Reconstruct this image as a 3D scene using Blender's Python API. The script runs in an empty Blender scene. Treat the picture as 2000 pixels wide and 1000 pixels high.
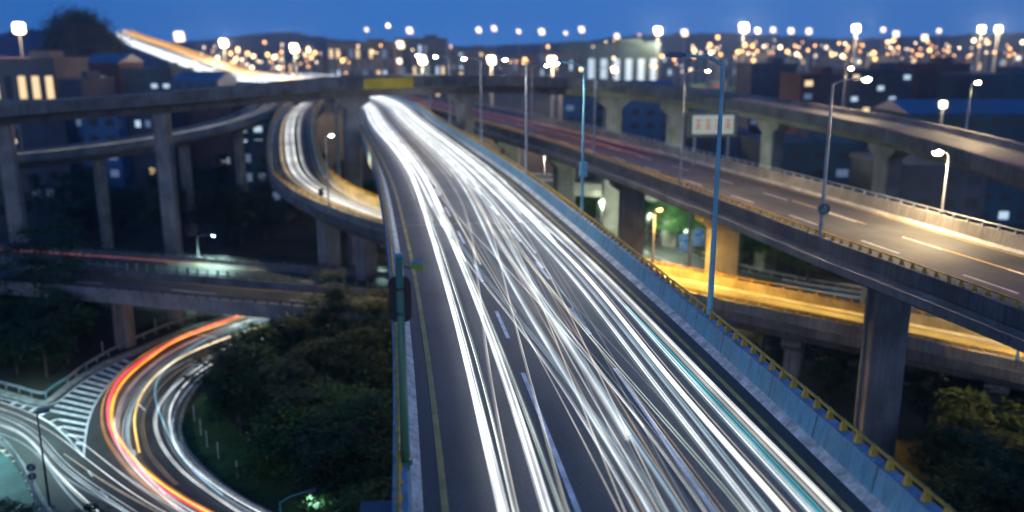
import bpy, math, random
from mathutils import Vector, Matrix
from mathutils.geometry import tessellate_polygon
R = math.radians
rnd = random.Random(7)
sc = bpy.context.scene
COL = sc.collection

# ------------------------------------------------------------------ camera, sky, sun, exposure
CAM_H, PITCH, FPX = 28.0, R(13.4), 1700.0
cd = bpy.data.cameras.new('camera')
cam = bpy.data.objects.new('camera', cd)
COL.objects.link(cam)
cam.location = (0, 0, CAM_H)
cam.rotation_euler = (R(90) - PITCH, 0, 0)
cd.lens, cd.sensor_width = 30.6, 36
cd.clip_end = 20000
cd.dof.use_dof = True
cd.dof.focus_distance = 35
cd.dof.aperture_fstop = 0.142
sc.camera = cam

world = bpy.data.worlds.new("World")
sc.world = world
world.use_nodes = True
wt = world.node_tree
bg = wt.nodes['Background']
sky = wt.nodes.new('ShaderNodeTexSky')
sky.sky_type = 'NISHITA'
sky.sun_disc = False
sky.sun_elevation, sky.sun_rotation = R(8), R(180)
sky.ozone_density, sky.air_density, sky.dust_density = 7.0, 1.0, 0.0
tc = wt.nodes.new('ShaderNodeTexCoord')
mp = wt.nodes.new('ShaderNodeMapping')
mp.inputs['Location'].default_value = (0, 0, 0.5)
mp.inputs['Scale'].default_value = (1, 1, 0.7)
nm = wt.nodes.new('ShaderNodeVectorMath'); nm.operation = 'NORMALIZE'
wt.links.new(tc.outputs['Generated'], mp.inputs[0])
wt.links.new(mp.outputs[0], nm.inputs[0])
wt.links.new(nm.outputs[0], sky.inputs[0])
wt.links.new(sky.outputs[0], bg.inputs[0])
bg.inputs[1].default_value = 0.15

sd = bpy.data.lights.new('sun', 'SUN')
sun = bpy.data.objects.new('sun', sd)
COL.objects.link(sun)
sd.energy, sd.angle, sd.color = 0.24, R(40), (1.0, 0.93, 0.86)
sun.rotation_euler = (R(90 - 8), 0, 0)

sc.view_settings.view_transform = 'Standard'
sc.view_settings.look = 'None'
sc.view_settings.exposure = 0.66
sc.cycles.use_denoising = True
sc.cycles.transparent_max_bounces = 48
sc.cycles.max_bounces = 5
sc.cycles.sample_clamp_indirect = 3.0

# ------------------------------------------------------------------ pixel traces of the survey -> points in metres
def at(px, py, z):
    a, b = (px - 1000) / FPX, (500 - py) / FPX
    d = Vector((a, math.cos(PITCH) + b * math.sin(PITCH), -math.sin(PITCH) + b * math.cos(PITCH)))
    return Vector((0, 0, CAM_H)) + d * ((z - CAM_H) / d.z)
def far(px, py, Y):
    a, b = (px - 1000) / FPX, (500 - py) / FPX
    d = Vector((a, math.cos(PITCH) + b * math.sin(PITCH), -math.sin(PITCH) + b * math.cos(PITCH)))
    return Vector((0, 0, CAM_H)) + d * (Y / d.y)

# ------------------------------------------------------------------ materials
MATS = {}
def nodes_of(m):
    m.use_nodes = True
    nt = m.node_tree
    return nt, nt.nodes['Principled BSDF']
def mat(name, col, rough=0.8, var=0.25, scale=0.6, fine=0.0, fscale=20, streak=0.0, bump=0.0, metal=0.0, col2=None, spec=0.5):
    if name in MATS: return MATS[name]
    m = bpy.data.materials.new(name)
    nt, bs = nodes_of(m)
    N, L = nt.nodes.new, nt.links.new
    geo = N('ShaderNodeNewGeometry')
    no = N('ShaderNodeTexNoise'); no.inputs['Scale'].default_value = scale; no.inputs['Detail'].default_value = 6
    L(geo.outputs['Position'], no.inputs['Vector'])
    mix = N('ShaderNodeMix'); mix.data_type = 'RGBA'
    c2 = col2 or tuple(c * (1 - var) * 0.9 for c in col)
    mix.inputs[6].default_value = (*[min(1, c * (1 + var * 0.5)) for c in col], 1)
    mix.inputs[7].default_value = (*c2, 1)
    rp = N('ShaderNodeMapRange'); rp.inputs[1].default_value = 0.35; rp.inputs[2].default_value = 0.68
    L(no.outputs[0], rp.inputs[0]); L(rp.outputs[0], mix.inputs[0])
    out = mix.outputs[2]
    if streak:
        mpn = N('ShaderNodeMapping'); mpn.inputs['Scale'].default_value = (2.2, 2.2, 0.16)
        L(geo.outputs['Position'], mpn.inputs[0])
        n2 = N('ShaderNodeTexNoise'); n2.inputs['Scale'].default_value = 1.7; n2.inputs['Detail'].default_value = 7; n2.inputs['Roughness'].default_value = 0.7
        L(mpn.outputs[0], n2.inputs['Vector'])
        r2 = N('ShaderNodeMapRange'); r2.inputs[1].default_value = 0.42; r2.inputs[2].default_value = 0.72
        r2.inputs[3].default_value = 0; r2.inputs[4].default_value = streak
        L(n2.outputs[0], r2.inputs[0])
        mx = N('ShaderNodeMix'); mx.data_type = 'RGBA'
        L(r2.outputs[0], mx.inputs[0]); L(out, mx.inputs[6]); mx.inputs[7].default_value = (*[c * 0.25 for c in col], 1)
        out = mx.outputs[2]
    if fine:
        n3 = N('ShaderNodeTexNoise'); n3.inputs['Scale'].default_value = fscale; n3.inputs['Detail'].default_value = 3
        L(geo.outputs['Position'], n3.inputs['Vector'])
        r3 = N('ShaderNodeMapRange'); r3.inputs[1].default_value = 0.3; r3.inputs[2].default_value = 0.7
        r3.inputs[3].default_value = 1 - fine; r3.inputs[4].default_value = 1 + fine
        L(n3.outputs[0], r3.inputs[0])
        mu = N('ShaderNodeVectorMath'); mu.operation = 'SCALE'
        L(out, mu.inputs[0]); L(r3.outputs[0], mu.inputs[3])
        out = mu.outputs[0]
        if bump:
            bp = N('ShaderNodeBump'); bp.inputs['Strength'].default_value = bump; bp.inputs['Distance'].default_value = 0.02
            L(n3.outputs[0], bp.inputs['Height']); L(bp.outputs[0], bs.inputs['Normal'])
    if streak:
        wv = N('ShaderNodeTexBrick'); wv.offset = 0.0; wv.inputs['Scale'].default_value = 1.0; wv.inputs['Mortar Size'].default_value = .012; wv.inputs['Brick Width'].default_value = 1.55; wv.inputs['Row Height'].default_value = 2.4
        wv.inputs['Color1'].default_value = (1, 1, 1, 1); wv.inputs['Color2'].default_value = (.86, .86, .86, 1); wv.inputs['Mortar'].default_value = (.5, .5, .5, 1)
        sx = N('ShaderNodeSeparateXYZ'); cx = N('ShaderNodeCombineXYZ'); ad = N('ShaderNodeMath'); ad.operation = 'ADD'
        L(geo.outputs['Position'], sx.inputs[0]); L(sx.outputs[0], ad.inputs[0]); L(sx.outputs[1], ad.inputs[1]); L(ad.outputs[0], cx.inputs[0]); L(sx.outputs[2], cx.inputs[1])
        L(cx.outputs[0], wv.inputs['Vector'])
        mm = N('ShaderNodeMix'); mm.data_type = 'RGBA'; mm.blend_type = 'MULTIPLY'; mm.inputs[0].default_value = .8
        L(out, mm.inputs[6]); L(wv.outputs['Color'], mm.inputs[7]); out = mm.outputs[2]
    L(out, bs.inputs['Base Color'])
    bs.inputs['Roughness'].default_value = rough
    bs.inputs['Metallic'].default_value = metal
    bs.inputs['Specular IOR Level'].default_value = spec
    MATS[name] = m
    return m
def glow(name, col, strength):
    if name in MATS: return MATS[name]
    m = bpy.data.materials.new(name)
    nt, bs = nodes_of(m)
    bs.inputs['Base Color'].default_value = (*[c * 0.5 for c in col], 1)
    bs.inputs['Emission Color'].default_value = (*col, 1)
    bs.inputs['Emission Strength'].default_value = strength
    MATS[name] = m
    return m
def beam(name, col, strength, sample=True):
    # light drawn along a lane: gives off light and lets the road behind it show
    if name in MATS: return MATS[name]
    m = bpy.data.materials.new(name)
    m.use_nodes = True
    nt = m.node_tree; nt.nodes.clear()
    N, L = nt.nodes.new, nt.links.new
    o = N('ShaderNodeOutputMaterial'); a = N('ShaderNodeAddShader'); e = N('ShaderNodeEmission'); t = N('ShaderNodeBsdfTransparent')
    e.inputs[0].default_value = (*col, 1)
    geo = N('ShaderNodeNewGeometry'); no = N('ShaderNodeTexNoise'); no.inputs['Scale'].default_value = 0.25; no.inputs['Detail'].default_value = 3
    rg = N('ShaderNodeMapRange'); rg.inputs[1].default_value = 0.3; rg.inputs[2].default_value = 0.7
    rg.inputs[3].default_value = strength * 0.6; rg.inputs[4].default_value = strength * 1.4
    L(geo.outputs['Position'], no.inputs['Vector']); L(no.outputs[0], rg.inputs[0]); L(rg.outputs[0], e.inputs[1])
    L(e.outputs[0], a.inputs[0]); L(t.outputs[0], a.inputs[1]); L(a.outputs[0], o.inputs[0])
    if not sample: m.cycles.emission_sampling = 'NONE'
    MATS[name] = m
    return m

CONC = mat('concrete', (0.30, 0.29, 0.27), 0.85, 0.3, 0.35, 0.12, 14, 0.55, 0.15)
CONC_D = mat('weathered_concrete', (0.20, 0.195, 0.185), 0.88, 0.35, 0.4, 0.15, 14, 0.8, 0.15)
CONC_L = mat('pale_concrete', (0.46, 0.46, 0.45), 0.8, 0.3, 0.8, 0.2, 9, 0.4, 0.2)
BLUE_WALL = mat('blue_concrete', (0.15, 0.39, 0.54), 0.7, 0.3, 0.5, 0.15, 10, 0.55, 0.1, col2=(0.20, 0.38, 0.47))  # blue base colour for the main barrier walls
FOOT = mat('white_concrete', (0.62, 0.62, 0.60), 0.75, 0.35, 1.6, 0.25, 7, 0.0, 0.2)  # near-white base colour for the sloped barrier foot
ASPH = mat('asphalt', (0.068, 0.074, 0.080), 0.52, 0.3, 0.25, 0.55, 22, 0.0, 0.5, col2=(0.048, 0.053, 0.058), spec=0.4)
ASPH_G = mat('old_asphalt', (0.060, 0.064, 0.066), 0.7, 0.3, 0.3, 0.4, 18, 0.0, 0.3)
WHITE_P = mat('white_road_paint', (0.74, 0.77, 0.82), 0.6, 0.25, 1.3, 0.2, 16)
YEL_P = mat('yellow_road_paint', (0.55, 0.40, 0.13), 0.6, 0.25, 1.1, 0.2, 16)
YEL_M = mat('yellow_painted_steel', (0.52, 0.32, 0.03), 0.45, 0.3, 2.5, 0.1, 30)
STEEL = mat('galvanised_steel', (0.36, 0.40, 0.43), 0.42, 0.25, 1.5, 0.1, 20, metal=0.35)
STEEL_B = mat('blue_painted_steel', (0.16, 0.42, 0.52), 0.4, 0.2, 0.9, 0.1, 20)
DARK = mat('dark_steel', (0.045, 0.05, 0.055), 0.5, 0.2, 2.0)
GREEN_P = mat('green_painted_steel', (0.05, 0.17, 0.10), 0.42, 0.45, 3.2, 0.15, 18, col2=(0.11, 0.20, 0.12))
BLACK = mat('black_back_plate', (0.012, 0.013, 0.014), 0.55, 0.2, 2.0)
EARTH = mat('earth_and_leaf_litter', (0.045, 0.042, 0.028), 0.95, 0.5, 0.25, 0.3, 5, col2=(0.018, 0.028, 0.014))
GRASS = mat('grass_turf', (0.07, 0.13, 0.03), 0.9, 0.5, 0.5, 0.5, 9, 0.0, 0.6)
BARK = mat('bark', (0.085, 0.07, 0.052), 0.9, 0.4, 2.0, 0.2, 9)
def leafmat(name, a, b):
    m = mat(name, a, 0.6, 0.4, 0.9, 0.45, 3.0, col2=b, spec=0.25)
    return m
LEAF = [leafmat('dark_leaf', (0.024, 0.062, 0.026), (0.032, 0.058, 0.018)), leafmat('green_leaf', (0.050, 0.125, 0.028), (0.030, 0.090, 0.024)),
        leafmat('olive_leaf', (0.055, 0.080, 0.022), (0.036, 0.066, 0.020)), leafmat('lime_leaf', (0.10, 0.16, 0.025), (0.060, 0.11, 0.022))]

# ------------------------------------------------------------------ mesh helpers
class MB:
    def __init__(s): s.v, s.f, s.m = [], [], []
    def add(s, vs, fs, mi=0):
        o = len(s.v); s.v += [tuple(v) for v in vs]; s.f += [tuple(i + o for i in f) for f in fs]; s.m += [mi] * len(fs)
    def box(s, c, size, rz=0.0, mi=0, taper=1.0):
        hx, hy, hz = size[0] / 2, size[1] / 2, size[2] / 2
        ca, sa = math.cos(rz), math.sin(rz)
        vs = []
        for z in (-1, 1):
            t = taper if z > 0 else 1.0
            for x, y in ((-1, -1), (1, -1), (1, 1), (-1, 1)):
                X, Y = x * hx * t, y * hy * t
                vs.append((c[0] + X * ca - Y * sa, c[1] + X * sa + Y * ca, c[2] + z * hz))
        s.add(vs, [(3, 2, 1, 0), (4, 5, 6, 7), (0, 1, 5, 4), (1, 2, 6, 5), (2, 3, 7, 6), (3, 0, 4, 7)], mi)
    def tube(s, pts, rad, n=8, mi=0, cap=True, flat=1.0):
        pts = [Vector(p) for p in pts]; k = len(pts)
        rads = rad if isinstance(rad, (list, tuple)) else [rad] * k
        vs = []
        for i, p in enumerate(pts):
            t = (pts[min(i + 1, k - 1)] - pts[max(i - 1, 0)])
            t = t.normalized() if t.length > 1e-9 else Vector((0, 0, 1))
            up = Vector((0, 0, 1)) if abs(t.z) < 0.95 else Vector((0, 1, 0))
            a = t.cross(up).normalized(); b = a.cross(t).normalized()
            for j in range(n):
                an = 2 * math.pi * j / n
                vs.append(p + (a * math.cos(an) + b * math.sin(an) * flat) * rads[i])
        fs = []
        for i in range(k - 1):
            for j in range(n):
                fs.append((i * n + j, i * n + (j + 1) % n, (i + 1) * n + (j + 1) % n, (i + 1) * n + j))
        if cap:
            fs.append(tuple(range(n - 1, -1, -1))); fs.append(tuple(range((k - 1) * n, k * n)))
        s.add(vs, fs, mi)
    def ball(s, c, r, n=8, m=5, mi=0, sz=1.0):
        pts = []
        for i in range(m + 1):
            a = math.pi * i / m - math.pi / 2
            pts.append((Vector(c) + Vector((0, 0, r * sz * math.sin(a))), max(r * math.cos(a), 1e-4)))
        vs, fs = [], []
        for p, q in pts:
            for j in range(n): vs.append(p + Vector((q * math.cos(2 * math.pi * j / n), q * math.sin(2 * math.pi * j / n), 0)))
        for i in range(m):
            for j in range(n): fs.append((i * n + j, i * n + (j + 1) % n, (i + 1) * n + (j + 1) % n, (i + 1) * n + j))
        s.add(vs, fs, mi)
    def sweep(s, path, prof, mi=0, cap=True, closed=True):
        # prof: (u to the right of the path, height) pairs
        n = len(prof); k = len(path); vs = []
        for i, p in enumerate(path):
            t = path[min(i + 1, k - 1)] - path[max(i - 1, 0)]
            r = Vector((t.y, -t.x, 0)).normalized()
            for u, v in prof: vs.append(Vector(p) + r * u + Vector((0, 0, v)))
        fs = []
        for i in range(k - 1):
            for j in range(n if closed else n - 1):
                fs.append((i * n + j, (i + 1) * n + j, (i + 1) * n + (j + 1) % n, i * n + (j + 1) % n))
        if cap and closed:
            fs.append(tuple(range(n))); fs.append(tuple(range(k * n - 1, (k - 1) * n - 1, -1)))
        s.add(vs, fs, mi)
    def poly(s, pts, z=None, mi=0):
        P = [Vector((p[0], p[1], p[2] if z is None else z)) for p in pts]
        tris = tessellate_polygon([P])
        fs = []
        for t in tris:
            a, b, c = (P[i] for i in t)
            fs.append(t if (b - a).cross(c - a).z > 0 else t[::-1])
        s.add(P, fs, mi)
    def build(s, name, mats, parent=None, smooth=False):
        me = bpy.data.meshes.new(name)
        me.from_pydata(s.v, [], s.f)
        if not isinstance(mats, (list, tuple)): mats = [mats]
        for m in mats: me.materials.append(m)
        if len(mats) > 1: me.polygons.foreach_set('material_index', s.m)
        if smooth: me.polygons.foreach_set('use_smooth', [True] * len(me.polygons))
        me.update()
        o = bpy.data.objects.new(name, me)
        COL.objects.link(o)
        if parent is not None:
            o.parent = parent
            if not parent.get('copyable'):
                o.matrix_parent_inverse = parent_world(parent).inverted()
        return o
def parent_world(o):
    m = o.matrix_parent_inverse @ Matrix.LocRotScale(o.location, o.rotation_euler, o.scale) if o.parent else Matrix.LocRotScale(o.location, o.rotation_euler, o.scale)
    return parent_world(o.parent) @ m if o.parent else m
def tag(o, label=None, cat=None, group=None, kind=None):
    if label: o['label'] = label
    if cat: o['category'] = cat
    if group: o['group'] = group
    if kind: o['kind'] = kind
    return o
def empty(name, loc=(0, 0, 0), rz=0.0, copyable=False):
    o = bpy.data.objects.new(name, None)
    COL.objects.link(o); o.location = loc; o.rotation_euler = (0, 0, rz); o.empty_display_size = 0.3
    if copyable: o['copyable'] = 1
    return o
KIDS = {}
def copy_tree(o, parent=None):
    c = o.copy(); COL.objects.link(c)
    if parent is not None: c.parent = parent
    for ch in list(o.children): copy_tree(ch, c)
    return c

def smooth(pts, step=1.5):
    P = [Vector(p) for p in pts]
    P = [P[0] * 2 - P[1]] + P + [P[-1] * 2 - P[-2]]
    dense = []
    for i in range(1, len(P) - 2):
        p0, p1, p2, p3 = P[i - 1:i + 3]
        # centripetal knots keep unevenly spaced traces from overshooting
        t1 = max((p1 - p0).length, 1e-6) ** 0.5; t2 = t1 + max((p2 - p1).length, 1e-6) ** 0.5; t3 = t2 + max((p3 - p2).length, 1e-6) ** 0.5
        n = max(4, int((p2 - p1).length / (step * 0.4)))
        for k in range(n):
            t = t1 + (t2 - t1) * k / n
            A1 = p0 * ((t1 - t) / t1) + p1 * (t / t1)
            A2 = p1 * ((t2 - t) / (t2 - t1)) + p2 * ((t - t1) / (t2 - t1))
            A3 = p2 * ((t3 - t) / (t3 - t2)) + p3 * ((t - t2) / (t3 - t2))
            B1 = A1 * ((t2 - t) / t2) + A2 * (t / t2)
            B2 = A2 * ((t3 - t) / (t3 - t1)) + A3 * ((t - t1) / (t3 - t1))
            dense.append(B1 * ((t2 - t) / (t2 - t1)) + B2 * ((t - t1) / (t2 - t1)))
    dense.append(P[-2])
    return resample(dense, step)
def resample(dense, step):
    out = [dense[0]]; acc = 0.0
    for a, b in zip(dense, dense[1:]):
        d = (b - a).length
        while acc + d >= step and d > 0:
            f = (step - acc) / d; a = a.lerp(b, f); out.append(a); d = (b - a).length; acc = 0.0
        acc += d
    if (out[-1] - dense[-1]).length > 0.05: out.append(dense[-1])
    return out
def relax(pts, n=3):
    # evens out hand-traced jitter
    P = [Vector(p) for p in pts]
    for _ in range(n):
        P = [P[0]] + [(P[i - 1] + P[i] * 2 + P[i + 1]) / 4 for i in range(1, len(P) - 1)] + [P[-1]]
    return P
class Path:
    def __init__(s, pts, step=1.5, relaxn=0):
        s.p = smooth(pts, step)
        if relaxn: s.p = relax(s.p, relaxn)
        s.d = [0.0]
        for a, b in zip(s.p, s.p[1:]): s.d.append(s.d[-1] + (b - a).length)
        s.len = s.d[-1]
    def pos(s, t, u=0.0, v=0.0):
        t = max(0.0, min(s.len, t))
        lo, hi = 0, len(s.d) - 1
        while hi - lo > 1:
            m = (lo + hi) // 2
            if s.d[m] <= t: lo = m
            else: hi = m
        f = (t - s.d[lo]) / max(1e-9, s.d[hi] - s.d[lo])
        p = s.p[lo].lerp(s.p[hi], f)
        a = s.p[max(0, lo - 1)]; b = s.p[min(len(s.p) - 1, hi + 1)]
        T = b - a
        r = Vector((T.y, -T.x, 0)).normalized()
        return p + r * u + Vector((0, 0, v))
    def ang(s, t):
        a, b = s.pos(t - 1), s.pos(t + 1)
        return math.atan2(b.y - a.y, b.x - a.x)
    def sub(s, a, b, step=1.5):
        n = max(1, int(math.ceil((b - a) / step)))
        return [s.pos(a + (b - a) * i / n) for i in range(n + 1)]
    def near(s, pt):
        best = min(range(len(s.p)), key=lambda i: (s.p[i].x - pt[0]) ** 2 + (s.p[i].y - pt[1]) ** 2)
        return s.d[best]
    def at_y(s, y):
        best = min(range(len(s.p)), key=lambda i: abs(s.p[i].y - y) + (0 if i < len(s.p) else 0))
        return s.d[best]

# ------------------------------------------------------------------ ground, hills
GZ = -5.0
def ground():
    g = MB()
    g.add([(-9000, -300, GZ - .05), (9000, -300, GZ - .05), (9000, 12000, GZ - .05), (-9000, 12000, GZ - .05)], [(0, 1, 2, 3)])
    tag(g.build('ground', EARTH), kind='structure')
ground()
HILL = mat('wooded_hillside', (0.014, 0.022, 0.026), 0.95, 0.5, 0.03, 0.4, 0.15)
def hill(name, ridge, Y, depth, seed):
    r = random.Random(seed)
    g = MB(); vs = []; n = 70
    rid = smooth([far(px, py + (0 if Y < 1000 else (95 - py) * .45), Y) for px, py in ridge], 12)
    k = len(rid); rows = 9
    for j in range(rows):
        t = j / (rows - 1)
        for p in rid:
            hgt = (p.z - GZ) * math.sin(min(1.0, t * 1.6) * math.pi / 2) * (1 if t < .63 else 1 - (t - .63) * 1.2)
            w = 0 if j in (0,) else r.uniform(-1, 1) * (p.z - GZ) * (0.03 if Y > 1000 else .07)
            vs.append((p.x * (1 + .0 * t), p.y - depth * 0.6 + depth * t + r.uniform(-1, 1) * depth * .02, GZ - .1 + hgt + w))
    fs = [(j * k + i, j * k + i + 1, (j + 1) * k + i + 1, (j + 1) * k + i) for j in range(rows - 1) for i in range(k - 1)]
    g.add(vs, fs)
    tag(g.build(name, HILL, smooth=True), kind='structure')
hill('hills', [(-300, 80), (0, 62), (45, 28), (120, 40), (240, 75), (420, 62), (550, 36), (660, 62), (760, 72), (880, 86), (1000, 80), (1120, 70), (1250, 48), (1400, 40), (1540, 50),
               (1650, 58), (1800, 50), (1950, 40), (2100, 30), (2300, 50)], 1700, 400, 3)
def mound(px, Y, rx, ry, top_py, seed):
    # a round hill with a ragged cover of trees
    r = random.Random(seed); c = far(px, 95, Y); H = far(px, top_py, Y).z - GZ
    g = MB(); n, m = 36, 12; vs = []
    for i in range(m + 1):
        t = i / m
        for k in range(n):
            a = 2 * math.pi * k / n; q = 1 + .10 * math.sin(3 * a + 1) + .06 * math.sin(7 * a)
            vs.append((c.x + rx * q * math.cos(a) * (1 - t), Y + ry * q * math.sin(a) * (1 - t), GZ - .2 + H * .93 * (1 - (1 - t) ** 2.6)))
    g.add(vs, [(i * n + k, i * n + (k + 1) % n, (i + 1) * n + (k + 1) % n, (i + 1) * n + k) for i in range(m) for k in range(n)])
    tag(g.build('hill', HILL, smooth=True), kind='structure')
    w = MB()
    for _ in range(420):
        a, t = r.uniform(0, 6.28), 1 - math.sqrt(r.random()); z = GZ + H * .93 * (1 - (1 - t) ** 2.6)
        p = Vector((c.x + rx * math.cos(a) * (1 - t), Y + ry * math.sin(a) * (1 - t), z)); cr = r.uniform(1.6, 3.6)
        for l in range(22):
            q = p + Vector((r.gauss(0, 1) * cr, r.gauss(0, 1) * cr, abs(r.gauss(0, 1)) * cr * .9)); e = r.uniform(.5, 1.1); b = r.uniform(0, 6.28)
            u = Vector((math.cos(b), math.sin(b), r.uniform(-.6, .6))) * e; v = Vector((-math.sin(b), math.cos(b), r.uniform(-.6, .6))) * e * .6
            w.add([q - u, q + v, q + u, q - v], [(0, 1, 2, 3)])
    tag(w.build('woods', LEAF[0]), kind='stuff')
mound(160, 430, 26, 30, 20, 4)

# ------------------------------------------------------------------ elevated roads
def barrier(parent, path, u, side, h=1.0, foot=True, wallmat=CONC, footmat=FOOT, name='barrier', seams=None):
    # side +1: the wall stands on the right edge and its sloped face looks left
    s = side
    w = MB(); w.sweep(path, [(u + s * .30, .2), (u + s * .42, h), (u + s * .80, h), (u + s * .80, -.1), (u + s * .30, -.1)][::s])
    b = w.build(name, wallmat, parent)
    if seams:
        for t in seams:
            g = MB(); g.sweep(MAIN.sub(t, t + .05, 1), [(u + s * .296, .2), (u + s * .416, h + .004), (u + s * .424, h + .004), (u + s * .304, .2)][::s])
            g.build('wall_seam', DARK, b)
        q = MB(); q.sweep(path, [(u + s * .41, h), (u + s * .41, h + .012), (u + s * .81, h + .012), (u + s * .81, h)][::s]); q.build('wall_top', WALL_TOP, b)  # thin sheet that gives the wall a paler top face
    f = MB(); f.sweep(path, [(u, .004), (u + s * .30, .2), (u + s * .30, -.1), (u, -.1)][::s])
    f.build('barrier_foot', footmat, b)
    return b
bracket_mesh = {}
def handrail(parent, P, u, h, s0, s1, gap, side, near_n=0, railmat=YEL_M, rr=.05):
    rail = MB()
    n = max(2, int((s1 - s0) / 2.0))
    rail.tube([P.pos(s0 + (s1 - s0) * i / n, u, h + .33) for i in range(n + 1)], rr, 8)
    o = rail.build('handrail', railmat, parent, smooth=True)
    k = int((s1 - s0) / gap)
    rest = MB()
    def brk(mb, c, ang):
        # a tapered cast foot with a collar round the tube
        ca, sa = math.cos(ang), math.sin(ang)
        def W(x, y, z): return (c.x + x * ca - y * sa, c.y + x * sa + y * ca, c.z + z)
        vs = [W(x, y, 0) for x, y in ((-.09, -.12), (.09, -.12), (.09, .12), (-.09, .12))] + [W(x, y, .30) for x, y in ((-.05, -.05), (.05, -.05), (.05, .05), (-.05, .05))]
        mb.add(vs, [(3, 2, 1, 0), (4, 5, 6, 7), (0, 1, 5, 4), (1, 2, 6, 5), (2, 3, 7, 6), (3, 0, 4, 7)])
        t = Vector((math.cos(ang), math.sin(ang), 0)) * .05
        top = Vector((c.x, c.y, c.z + .33))
        mb.tube([top - t, top + t], rr * 1.35, 8)
    for i in range(k):
        t = s0 + gap * (i + .5)
        c, a = P.pos(t, u, h), P.ang(t)
        if i < near_n:
            m = MB(); brk(m, c, a); m.build('bracket', railmat, o)
        else: brk(rest, c, a)
    if rest.v: tag(rest.build('bracket', railmat, o), kind='stuff')
    return o
def girder(path, W, ov=.45, edge=.55, wing=2.6, depth=2.2, ledge=0.0):
    return [(-ov, -.02), (W + ov, -.02), (W + ov, -edge), (W - wing + .6, -edge - .35), (W - wing, -depth), (wing, -depth), (wing - .6, -edge - .35), (-ov, -edge)]
def line_strip(parent, P, u, s0, s1, w, m, name='lane_marking', z=.012):
    g = MB(); g.sweep(P.sub(s0, s1, 2.0), [(u - w / 2, z), (u + w / 2, z)], closed=False)
    return flip_up(g).build(name, m, parent)
def flip_up(g):
    nf = []
    for f in g.f:
        a, b, c = (Vector(g.v[i]) for i in f[:3])
        nf.append(f if (b - a).cross(c - a).z >= 0 else f[::-1])
    g.f = nf
    return g
def dashes(parent, P, u, s0, s1, on, period, w, m, z=.012, name='lane_marking'):
    t = s0
    while t < s1:
        g = MB(); g.sweep(P.sub(t, min(t + on, s1), 2.0), [(u - w / 2, z), (u + w / 2, z)], closed=False); t += period
        flip_up(g).build(name, m, parent)
def surface(parent, path, u0, u1, m, z=0.0, name='road_surface'):
    g = MB(); n = 6
    g.sweep(path, [(u0 + (u1 - u0) * i / n, z) for i in range(n + 1)], closed=False)
    return flip_up(g).build(name, m, parent)
def pier(parent, c, top, base, ang, w=3.0, d=1.5, cap=None, m=CONC, name='pier', capmat=None):
    g = MB()
    # a wall pier with chamfered corners
    ch = .18; hw, hd = w / 2, d / 2
    pr = [(-hw + ch, -hd), (hw - ch, -hd), (hw, -hd + ch), (hw, hd - ch), (hw - ch, hd), (-hw + ch, hd), (-hw, hd - ch), (-hw, -hd + ch)]
    ca, sa = math.cos(ang), math.sin(ang)
    vs = []
    levels = [base - .5] + [base + (top - base) * i / 4 for i in range(1, 5)]
    for z in levels:
        for x, y in pr: vs.append((c[0] + x * ca - y * sa, c[1] + x * sa + y * ca, z))
    n = len(pr)
    fs = [(i * n + j, i * n + (j + 1) % n, (i + 1) * n + (j + 1) % n, (i + 1) * n + j) for i in range(len(levels) - 1) for j in range(n)]
    fs.append(tuple(range((len(levels) - 1) * n, len(levels) * n)))
    g.add(vs, fs)
    o = g.build(name, m, parent)
    if cap:
        cw, chh = cap
        q = MB(); vs = []
        for z, f, e in ((top - chh, w / 2, d / 2 + .05), (top - chh * .45, cw / 2, d / 2 + .15), (top + .01, cw / 2, d / 2 + .15)):
            for x, y in ((-f, -e), (f, -e), (f, e), (-f, e)): vs.append((c[0] + x * ca - y * sa, c[1] + x * sa + y * ca, z))
        q.add(vs, [(3, 2, 1, 0), (8, 9, 10, 11)] + [(i * 4 + j, i * 4 + (j + 1) % 4, (i + 1) * 4 + (j + 1) % 4, (i + 1) * 4 + j) for i in range(2) for j in range(4)])
        q.build('pier_cap', capmat or m, o)
    # a rain pipe strapped to the side of the pier
    x, y = -hw - .09, hd * .3
    g = MB(); X, Y = c[0] + x * ca - y * sa, c[1] + x * sa + y * ca
    g.tube([(X, Y, base), (X, Y, top - .2)], .08, 8)
    g.build('rain_pipe', STEEL, o)
    return o

# --- main flyover: three lanes of oncoming headlights; path = its left yellow edge line
MZ = 15.6
mtrace = [(1.6, -10), (.2, 5), (-1.82, 21.66), (-2.46, 26.55), (-3.43, 33.87), (-4.65, 41.96), (-5.87, 49.96), (-6.83, 55.82), (-8.79, 67.54), (-11.34, 82.07), (-13.29, 91.84), (-16.17, 105.71),
          (-20.48, 125.81), (-25.67, 150.68), (-31.87, 182.69), (-42, 220), (-56, 262), (-76, 303)]
mpts = [Vector((x, y, MZ)) for x, y in mtrace] + [far(480, 163, 350), far(430, 155, 400), far(380, 140, 460), far(330, 121, 530), far(280, 101, 610), far(244, 86, 700), far(226, 72, 830), far(222, 66, 950)]
MAIN = Path(mpts, 1.5, 25)
mw = 11.05
fly = empty('flyover', MAIN.pos(40))
tag(fly, 'widest flyover, three lanes of white light trails between blue walls with yellow rails', 'flyover')
g = MB(); g.sweep(MAIN.sub(0, MAIN.len, 3), [(-1.45, -.02), (mw + 1.45, -.02), (mw + 1.45, -.5), (mw - .6, -.85), (mw - 1.6, -2.3), (1.6, -2.3), (.6, -.85), (-1.45, -.5)])
g.build('deck', CONC, fly)
surface(fly, MAIN.sub(0, MAIN.len, 3), -.62, mw + .62, ASPH)
full = MAIN.sub(0, MAIN.len, 2)
MEND = MAIN.at_y(300)
WALL_TOP = mat('pale_blue_wall_top', (.36, .46, .60), .7, .35, 1.4, .2, 8)
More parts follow.
